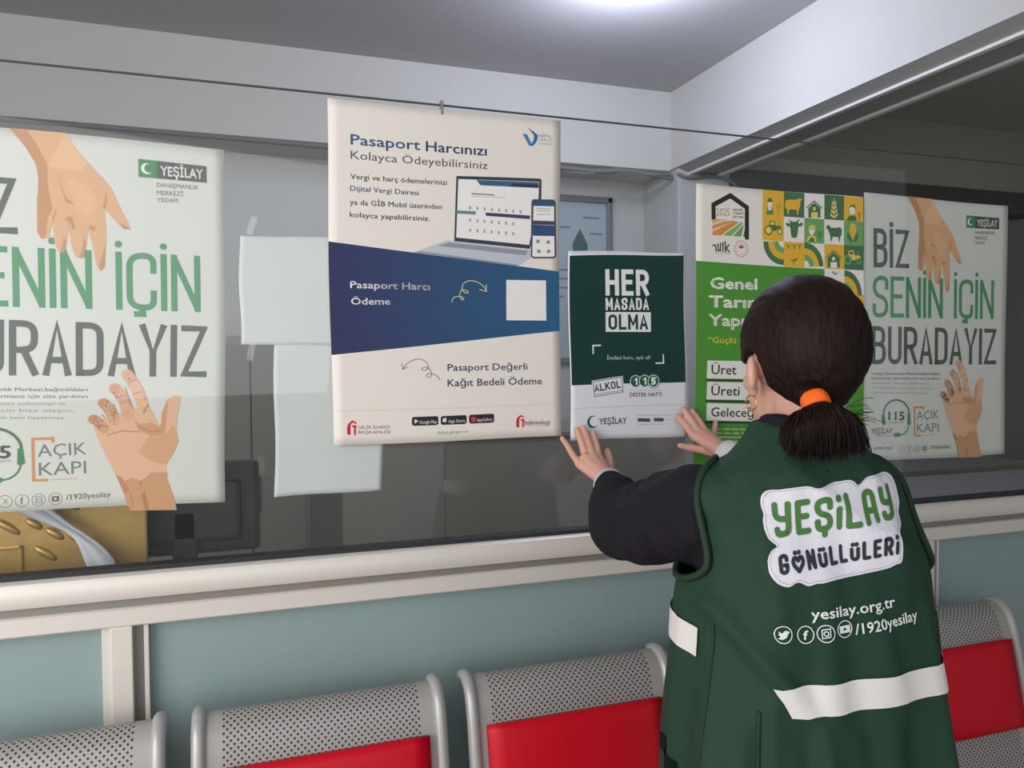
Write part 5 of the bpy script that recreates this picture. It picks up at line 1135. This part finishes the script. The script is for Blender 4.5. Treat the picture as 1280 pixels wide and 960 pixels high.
# body: one continuous skin surface
bm = bmesh.new()
for c, r in (((0, -.012, .026), (.074, .092, .088)), ((0, .030, -.03), (.062, .062, .085)), ((0, .042, -.075), (.050, .045, .036)),
             ((0, .070, -.098), (.020, .018, .016)), ((0, .078, .018), (.050, .020, .012)), ((0, .089, -.062), (.022, .010, .0095)),
             ((.038, .062, -.022), (.020, .022, .018)), ((-.038, .062, -.022), (.020, .022, .018)), ((0, .108, -.033), (.013, .012, .010))):
    ball(bm, hw_(*c), r, 18, HR)
tube(bm, [hw_(0, .09, .012), hw_(0, .110, -.030)], [.0075, .0095], 10)
for s in (-1, 1):
    ball(bm, hw_(-.0785 if s < 0 else .066, -.014, -.013), (.0085, .017, .026), 14, HR @ Rz(s * .45))
    ball(bm, hw_(-.075 if s < 0 else .064, -.008, -.036), (.0075, .009, .011), 10, HR)
tube(bm, [hw_(0, -.018, -.03), hw_(0, -.022, -.075), tw(0, .005, 1.33), tw(0, 0, 1.26)], [.052, .047, .050, .07], 18)
body_rings = [(.84, .155, .105), (.95, .145, .095), (1.05, .13, .09), (1.15, .135, .095), (1.23, .14, .09), (1.29, .09, .06)]
rings(bm, [[tw(a * math.cos(2 * PI * k / 28), b * math.sin(2 * PI * k / 28), z) for k in range(28)] for z, a, b in body_rings])
for sh, el, hd in ((SHL, ELL, 'L'), (SHR, ELR, 'R')):
    wr, fg = HANDS[hd]
    tube(bm, [tw(0, .01, 1.25), sh], [.046, .036], 14)
    tube(bm, [sh, sh.lerp(el, .5), el, el.lerp(wr, .35), wr], [.036, .038, .036, .034, .024], 14)
    hand(bm, wr, el, fg)
for s in (-1, 1):
    tube(bm, [tw(s * .075, -.005, .86), tw(s * .085, -.05, .47), tw(s * .09, -.09, .09)], [.078, .052, .034], 14)
    tube(bm, [tw(s * .09, -.10, .045), tw(s * .10, .03, .035)], [.034, .028], 12)
skin = mat('skin', '#d3a290', .5, spec=.35, bump=.04, scale=90, var=.06, vscale=30)
skin.node_tree.nodes['Principled BSDF'].inputs['Subsurface Weight'].default_value = .08
skin.node_tree.nodes['Principled BSDF'].inputs['Subsurface Radius'].default_value = (.01, .004, .002)
voxel('body', bm, skin, .0031, 5)
for s in (-1, 1):
    bm = bmesh.new(); ball(bm, hw_(s * .030, .0745, -.004), .0115, 14)
    e = wlink('eye', bm, mat('eye_white', '#e6e2dc', .2))
    bm = bmesh.new(); ball(bm, hw_(s * .030, .0825, -.004), .0055, 12); i = link('iris', bm, mat('eye_brown', '#33211a', .2), e, True)
    bm = bmesh.new(); tube(bm, smooth_path([hw_(s * .012, .0995, .022), hw_(s * .030, .097, .028), hw_(s * .048, .083, .022)], 4), .0028, 8); wlink('eyebrow', bm, mat('brow_hair', '#33231d', .7))
bm = bmesh.new(); tube(bm, smooth_path([hw_(-.020, .094, -.062), hw_(0, .1, -.0615), hw_(.020, .094, -.062)], 4), [.002] + [.0045] * 7 + [.002], 8)
wlink('lips', bm, mat('lips', '#a9605a', .45))

# trousers and shoes
bm = bmesh.new()
rings(bm, [[tw(a * math.cos(2 * PI * k / 24), b * math.sin(2 * PI * k / 24) - .005, z) for k in range(24)] for z, a, b in ((.78, .165, .115), (.9, .168, .118), (1.0, .150, .105))])
for s in (-1, 1): tube(bm, [tw(s * .08, -.005, .84), tw(s * .087, -.05, .47), tw(s * .092, -.09, .07)], [.092, .068, .066], 16, False)
cloth_dark = mat('dark_trousers', '#26262b', .85, bump=.1, scale=200)
voxel('trousers', bm, cloth_dark, .009, 4)
for s in (-1, 1):
    bm = bmesh.new(); tube(bm, [tw(s * .092, -.12, .05), tw(s * .095, -.05, .05), tw(s * .105, .05, .038)], [.042, .043, .034], 14)
    for v in bm.verts: v.co.z = max(v.co.z, 0.0)
    wlink('shoe', bm, mat('black_shoe', '#1d1d1f', .4))

# black sweater: collar and sleeves
def wrinkle(p, n):
    q = noise.noise(Vector((p.x * 16, p.y * 26, p.z * 16))) + .5 * noise.noise(Vector((p.x * 34, p.y * 50, p.z * 40)))
    # folds running across the upper sleeve
    d = (p - SHL).length
    fold = max(0, 1 - abs(d - .17) / .15) * math.sin(p.x * 60 + p.z * 95 + p.y * 45 + 2 * q)
    return .0035 * q + .0045 * fold
bm = bmesh.new()
rings(bm, [[tw(a * math.cos(2 * PI * k / 28), b * math.sin(2 * PI * k / 28) + c, z) for k in range(28)] for z, a, b, c in
           ((.98, .150, .105, 0), (1.1, .148, .104, 0), (1.22, .148, .1, 0), (1.28, .11, .078, 0), (1.315, .072, .066, 0), (1.345, .058, .058, .004), (1.368, .055, .056, .008), (1.372, .050, .051, .009))])
for sh, el, wr in ((SHL, ELL, WRL), (SHR, ELR, WRR)):
    w2 = wr.lerp(el, .17)
    low = Vector((0, 0, -.012))
    tube(bm, [tw(0, .01, 1.24), sh], [.055, .053 if sh is SHL else .05], 16)
    tube(bm, [sh, sh.lerp(el, .3) + low, sh.lerp(el, .65) + low * 1.6, el + low, el.lerp(w2, .3) + low * .6, el.lerp(w2, .65), w2], [.055 if sh is SHL else .052, .066 if sh is SHL else .055, .067, .064, .058, .048, .036], 20, False)
    ball(bm, el + low, .062, 16)
    if sh is SHL: tube(bm, [tw(-.09, .01, 1.23), tw(-.132, .015, 1.222), tw(-.145, .07, 1.21)], [.055, .050, .058], 16)
sweater_m = mat('black_sweater', '#1d1c22', .9, spec=.2, bump=.12, scale=260, var=.1, vscale=40)
voxel('sweater', bm, sweater_m, .0058, 4, .5, wrinkle)
cuff_m = mat('white_cuff', '#dcd9e0', .8, bump=.1, scale=300)
for el, wr in ((ELL, WRL), (ELR, WRR)):
    d = (el - wr).normalized(); x, y = frame_of(d); bm = bmesh.new()
    rings(bm, [[wr + d * t + (x * math.cos(2 * PI * k / 24) + y * math.sin(2 * PI * k / 24)) * r for k in range(24)] for t, r in ((.0, .0255), (-.001, .029), (.002, .0318), (.018, .0340), (.045, .0365), (.07, .037), (.07, .031), (.02, .028))], False, False)
    wlink('shirt_cuff', bm, cuff_m)

# vest
VR = [(.70, .211, .160, -.006), (.78, .206, .156, -.006), (.86, .199, .150, -.006), (.95, .190, .141, -.004), (1.03, .180, .134, -.002), (1.10, .174, .128, 0), (1.17, .163, .122, .002),
      (1.225, .150, .112, .004), (1.265, .137, .100, .006), (1.295, .118, .088, .006), (1.318, .093, .076, .006), (1.338, .074, .069, .006), (1.352, .066, .066, .007), (1.362, .060, .060, .008)]
def vfold(p, n):
    q = TR.transposed() @ (p - T0); ang = math.atan2(q.y, q.x)
    low = max(0, min(1, (1.16 - p.z) / .3))
    w = noise.noise(Vector((math.cos(ang) * 3.1, math.sin(ang) * 3.1, p.z * 2.2))) * .015 * (.4 + low)
    w += math.sin(ang * 13 + p.z * 5 + 2 * noise.noise(Vector((ang, p.z * 4, 1)))) * .0045 * low
    # diagonal drag lines from the raised shoulders
    w += math.sin((q.x * 34 + p.z * 46)) * .004 * max(0, 1 - abs(p.z - 1.20) / .12) * (1 if q.y < 0 else .3)
    # drawn-in flap edge from the left armhole down the back, and creases of the side panel
    if q.y < .02:
        for line, amp, wd in ((((-.155, 1.13), (-.115, 1.08), (-.075, 1.035), (-.045, .99), (-.035, .90), (-.035, .74)), .010, .012),
                              (((-.13, .99), (-.14, .90), (-.145, .78)), .008, .010), (((-.10, 1.02), (-.105, .92), (-.10, .80)), .006, .010),
                              (((-.04, 1.30), (.02, 1.24), (.10, 1.20)), .004, .012), (((-.09, 1.27), (-.10, 1.20), (-.085, 1.13)), .005, .012),
                              (((.05, 1.09), (.07, 1.02), (.06, .9)), .005, .016), (((.12, 1.12), (.135, 1.0), (.14, .85)), .006, .014), (((.0, .98), (.02, .88), (.06, .76)), .006, .014)):
            for a, b in zip(line, line[1:]):
                ax, az = b[0] - a[0], b[1] - a[1]; t = max(0, min(1, ((q.x - a[0]) * ax + (p.z - a[1]) * az) / (ax * ax + az * az)))
                d = math.hypot(q.x - a[0] - ax * t, p.z - a[1] - az * t)
                if d < wd * 3: best = min(best, d / wd) if (a is not line[0]) else d / wd
                elif a is line[0]: best = 9
            w += amp * math.exp(-best * best) if best < 4 else 0
    return w
bm = bmesh.new()
loops = []
for z, a, b, c in VR:
    L = []
    for k in range(64):
        t = 2 * PI * k / 64; ex = 2.35
        cx, sy = math.cos(t), math.sin(t)
        L.append(tw(a * math.copysign(abs(cx) ** (2 / ex), cx), b * math.copysign(abs(sy) ** (2 / ex), sy) + c, z))
    loops.append(L)
rings(bm, loops)
for s, sh in ((-1, SHL), (1, SHR)):
    tube(bm, [tw(s * .05, .005, 1.268), tw(s * .085, .008, 1.262), tw(s * (.112 if s < 0 else .098), .006, 1.256)], [.060, .057, .050], 18)
vest_m = mat('green_vest_cloth', '#1c3b2b', .72, spec=.3, bump=.10, scale=420, var=.07, vscale=9)
vest = voxel('vest', bm, vest_m, .0062, 6, .5, vfold)
ARM_LOOP = [(.112, .015, 1.314), (.140, .0, 1.287), (.152, -.022, 1.24), (.150, -.045, 1.19), (.152, -.040, 1.165), (.158, 0, 1.142), (.155, .05, 1.148), (.14, .09, 1.18), (.13, .08, 1.25), (.12, .05, 1.30)]
ARMHOLE = {s: [Vector(p) for p in smooth_path([(s * a, b, c) for a, b, c in ARM_LOOP + ARM_LOOP[:1]], 4)[:-1]] for s in (-1, 1)}
def inside(y, z, L):
    c = False
    for i in range(len(L)):
        a, b = L[i - 1], L[i]
        if (a.z > z) != (b.z > z) and y < (b.y - a.y) * (z - a.z) / (b.z - a.z) + a.y: c = not c
    return c
VB = BVHTree.FromPolygons([v.co.copy() for v in vest.data.vertices], [list(p.vertices) for p in vest.data.polygons])
def on_back(x, z, off):
    """point of the back of the vest at lateral x and height z"""
    o = tw(x, -.6, z); d = TR @ Vector((0, 1, 0))
    h = VB.ray_cast(o, d)
    if h[0] is None: h = VB.find_nearest(tw(x, -.12, z))
    return h[0] + h[1] * off if h[1].dot(d) < 0 else h[0] - h[1] * off
def on_side(ang, z, off):
    d = TR @ Vector((math.cos(ang), math.sin(ang), 0)); o = T0 + d * .7 + Vector((0, 0, z))
    h = VB.ray_cast(o, -d)
    if h[0] is None: h = VB.find_nearest(T0 + d * .2 + Vector((0, 0, z)))
    n = h[1] if h[1].dot(d) > 0 else -h[1]
    return h[0] + n * off
# armhole openings
bm = bmesh.new(); bm.from_mesh(vest.data); kill = []
for f in bm.faces:
    q = TR.transposed() @ (f.calc_center_median() - T0)
    if abs(q.x) > .085 and inside(.02 + (q.y - .02) / .93, 1.225 + (q.z - 1.225) / .93, ARMHOLE[1]): kill.append(f)
bmesh.ops.delete(bm, geom=kill, context='FACES'); bm.to_mesh(vest.data); bm.free()
# armhole bindings, hem and seams
trim = mat('vest_binding', '#17301f', .7, bump=.08, scale=300)
for s, sh, el in ((-1, SHL, ELL), (1, SHR, ELR)):
    bm = bmesh.new(); P = []
    L2 = ARMHOLE[s]
    for p in L2:
        h = VB.find_nearest(tw(*p)); P.append(h[0] + h[1] * .0035 + TR @ Vector((s * .002, -.002, 0)))
    NL = len(P)
    for _ in range(4): P = [(P[i - 1] + P[i] * 2 + P[(i + 1) % NL]) / 4 for i in range(NL)]
    tube(bm, P + [P[0]], .0052, 8, False)
    wlink('armhole_binding', bm, trim)
def seam(name, pts, r, m):
    bm = bmesh.new(); tube(bm, pts, r, 8); return wlink(name, bm, m)
seam('side_seam', [on_side(math.radians(205), .71 + i * .02, .0004) for i in range(21)], .0022, trim)
seam('side_seam', [on_side(math.radians(335), .71 + i * .02, .0004) for i in range(21)], .0022, trim)
seam('back_vent', [on_side(math.radians(226) , .71 + i * .02, .0004) for i in range(16)], .0030, trim)
bm = bmesh.new(); zs = [.875, .882, .889]
P0 = [on_side(math.radians(a), .905, .003) for a in range(160, 192, 4)]; P1 = [on_side(math.radians(a), .88, .002) for a in range(160, 192, 4)]
rings(bm, [P0, P1], closed=False); bmesh.ops.solidify(bm, geom=bm.faces[:], thickness=.0015); wlink('pocket_flap', bm, vest_m)
# reflective bands
refl = mat('reflective_band', '#dcd8d4', .45, spec=.6, bump=.05, scale=500)
def band(a0, a1, zf, h, slant=0, name='reflective_band'):
    bm = bmesh.new(); n = 30; rows = 4
    g = [[bm.verts.new(on_side(math.radians(a0 + slant * (1 - j / rows) * (1 - i / n) + (a1 - a0) * i / n), zf(i / n) + h * (j / rows - .5), .0028)) for i in range(n + 1)] for j in range(rows + 1)]
    for j in range(rows):
        for i in range(n): bm.faces.new((g[j][i], g[j][i + 1], g[j + 1][i + 1], g[j + 1][i]))
    return wlink(name, bm, refl)
band(232, 345, lambda t: 1.027 + .012 * t, .036, 7)
band(150, 196, lambda t: 1.082 - .006 * t, .038)
# printing on the back
if 'vest' in PRINT:
    parts = {}
    for op in PRINT['vest']: parts.setdefault(op[1], []).append(op)
    for p, l in parts.items():
        o = print_mesh(p, l, lambda x, y, L: on_back(x / 100, 1.2 + y / 100, .0012 + .0004 * L), woman, 1.0)
        o.matrix_parent_inverse = Matrix.Translation(-woman.location)

# hair: cap swept back to a tied ponytail
def sstep(a, b, x):
    t = max(0, min(1, (x - a) / (b - a))); return t * t * (3 - 2 * t)
bm = bmesh.new()
bmesh.ops.create_uvsphere(bm, u_segments=120, v_segments=72, radius=1)
tie_l = Vector((-.032, -.099, -.054))
for v in bm.verts:
    d = v.co.normalized()
    p = Vector((d.x * .0835, d.y * .104 - .013, (d.z * .096 if d.z > 0 else d.z * .118) + .030))
    # back of the head tapers towards the tie
    k = sstep(.0, -.09, p.z) * sstep(.03, -.10, p.y)
    p = p.lerp(Vector((p.x * .62, p.y, p.z)), k * .8)
    # hide the cap where the face, ears and neck show
    low = -.002 + (-.092) * sstep(.012, -.095, p.y)
    face = sstep(.028, .046, p.y - max(0, p.z - .02) * .25) * sstep(.098, .078, p.z)
    neck = sstep(low + .008, low - .008, p.z)
    ear = sstep(1.15, .85, math.hypot((p.y + .014) / .020, (p.z + .013) / .029)) if p.x < -.05 else 0
    q = max(face, neck, ear)
    g = math.atan2(p.x - tie_l.x, p.z - tie_l.z)
    strand = math.sin(g * 60 + 3 * noise.noise(p * 25)) * .0005 + noise.noise(Vector((g * 9, p.y * 4, 0))) * .0014
    p = p + d * strand
    v.co = hw_(*(p.lerp(Vector((p.x * .72, p.y * .72 - .004, p.z * .74 - .0)), q)))
hair_m, nt, b_ = nodes('dark_brown_hair')
b_.inputs['Roughness'].default_value = .58; b_.inputs['Specular IOR Level'].default_value = .15
tc = nt.nodes.new('ShaderNodeTexCoord'); mp = nt.nodes.new('ShaderNodeMapping'); mp.inputs['Scale'].default_value = (90, 90, 9)
nz = nt.nodes.new('ShaderNodeTexNoise'); nz.inputs['Scale'].default_value = 3; nz.inputs['Detail'].default_value = 5
rp = nt.nodes.new('ShaderNodeValToRGB'); rp.color_ramp.elements[0].position = .3; rp.color_ramp.elements[1].position = .75
rp.color_ramp.elements[0].color = (*lin('#0e0908'), 1); rp.color_ramp.elements[1].color = (*lin('#2c1c17'), 1)
bp = nt.nodes.new('ShaderNodeBump'); bp.inputs['Strength'].default_value = .25; bp.inputs['Distance'].default_value = .003
nt.links.new(tc.outputs['Object'], mp.inputs[0]); nt.links.new(mp.outputs[0], nz.inputs['Vector']); nt.links.new(nz.outputs['Fac'], rp.inputs[0])
nt.links.new(rp.outputs[0], b_.inputs['Base Color']); nt.links.new(nz.outputs['Fac'], bp.inputs['Height']); nt.links.new(bp.outputs[0], b_.inputs['Normal'])
wlink('hair', bm, hair_m)
rnd = random.Random(5)
tie = hw_(*tie_l)
back = (HR @ Vector((.12, -1, 0))).normalized(); side = Vector((0, 0, 1)).cross(back).normalized() * -1
if side.dot(HR @ Vector((1, 0, 0))) < 0: side = -side
pd = (back * .62 + Vector((0, 0, -.78))).normalized(); lift = pd.cross(side).normalized()
if lift.z < 0: lift = -lift
bm = bmesh.new()
N_ST = 700
core = [(-.022, .018, .014, 0), (-.008, .014, .0125, 0), (.010, .014, .0125, 0), (.020, .028, .019, 0), (.034, .047, .022, .2), (.048, .054, .022, .5), (.058, .050, .018, .9), (.066, .040, .011, 1.3)]
rings(bm, [[tie + pd * o + Vector((0, 0, -.006 * bend)) - back * .010 * bend + side * (-.003 + math.cos(t) * a * (1 + .05 * math.sin(9 * t))) + lift * (math.sin(t) * b_r) for t in [2 * PI * k / 40 for k in range(40)]] for o, a, b_r, bend in core])
for i in range(N_ST):
    a = rnd.uniform(0, 2 * PI); rr = rnd.random() ** .35
    cx, sy = math.cos(a) * rr, math.sin(a) * rr
    ln = rnd.uniform(.80, 1.12) * (1 - .14 * abs(cx) * rnd.random())
    wv = rnd.gauss(0, .0035); P = []
    for o, w, h, bend in ((-.016, .012, .010, 0), (-.006, .0135, .012, 0), (.011, .0135, .012, 0), (.026, .038, .0215, .1), (.042, .055, .0245, .4), (.058, .061, .021, .9), (.072, .063, .016, 1.5)):
        f = o * ln if o > .02 else o
        g = max(0, (o - .02) / .06)
        P.append(tie + pd * f + Vector((0, 0, -.006 * bend)) - back * .010 * bend + side * (-.003 + cx * w + wv * g * math.sin(o * 90 + a * 3)) + lift * (sy * h + rnd.gauss(0, .0012) * g))
    P = smooth_path(P, 3); n = len(P)
    tube(bm, P, [.0015 * (1 - .8 * max(0, (k / (n - 1) - .5) / .5)) + .00015 for k in range(n)], 4, False)
for i in range(22):       # loose wisps at the right side
    f = rnd.uniform(.02, .05); h = rnd.uniform(-.01, .02)
    a = tie + pd * f + side * .030 + lift * h; e = a + side * rnd.uniform(.022, .042) + Vector((0, 0, rnd.uniform(-.016, .012)))
    m_ = a.lerp(e, .55) + Vector((0, 0, rnd.uniform(.0, .006)))
    tube(bm, smooth_path([a, m_, e], 4), .00035, 4, False)
wlink('ponytail', bm, hair_m)
bm = bmesh.new(); x = side; y = Vector((0, 0, 1)); ax = back
loops = []
for k in range(29):
    t = 2 * PI * k / 28; c = tie + pd * .001 + (side * math.cos(t) * .0155 + lift * math.sin(t) * .0140)
    n = (side * math.cos(t) + lift * math.sin(t))
    loops.append([c + n * .0035 * math.cos(u) * (1 + .15 * math.sin(5 * t)) + pd * .0105 * math.sin(u) for u in [2 * PI * m / 10 for m in range(10)]])
rings(bm, loops, False, False)
wlink('hair_tie', bm, mat('orange_elastic', '#ff6a1c', .7, bump=.2, scale=300))
# earring and finger ring
goldm = mat('gold', '#d9a74e', .25, metal=1)
for s in (-1,):
    bm = bmesh.new(); c = hw_(s * .0785, -.008, -.0545)
    P = [c + HR @ Vector((s * .004 * math.cos(t), math.cos(t) * .0085, math.sin(t) * .0105)) for t in [2 * PI * k / 24 for k in range(25)]]
    tube(bm, P, .0011, 6, False); wlink('earring', bm, goldm)
f = [Vector(p) for p in HANDS['L'][1][1]]; c = f[0].lerp(f[1], .35); d = (f[1] - f[0]).normalized(); x, y = frame_of(d)
bm = bmesh.new(); tube(bm, [c + (x * math.cos(t) + y * math.sin(t)) * .0088 for t in [2 * PI * k / 20 for k in range(21)]], .0012, 6, False); wlink('finger_ring', bm, goldm)
bpy.data.objects.remove(_fo)
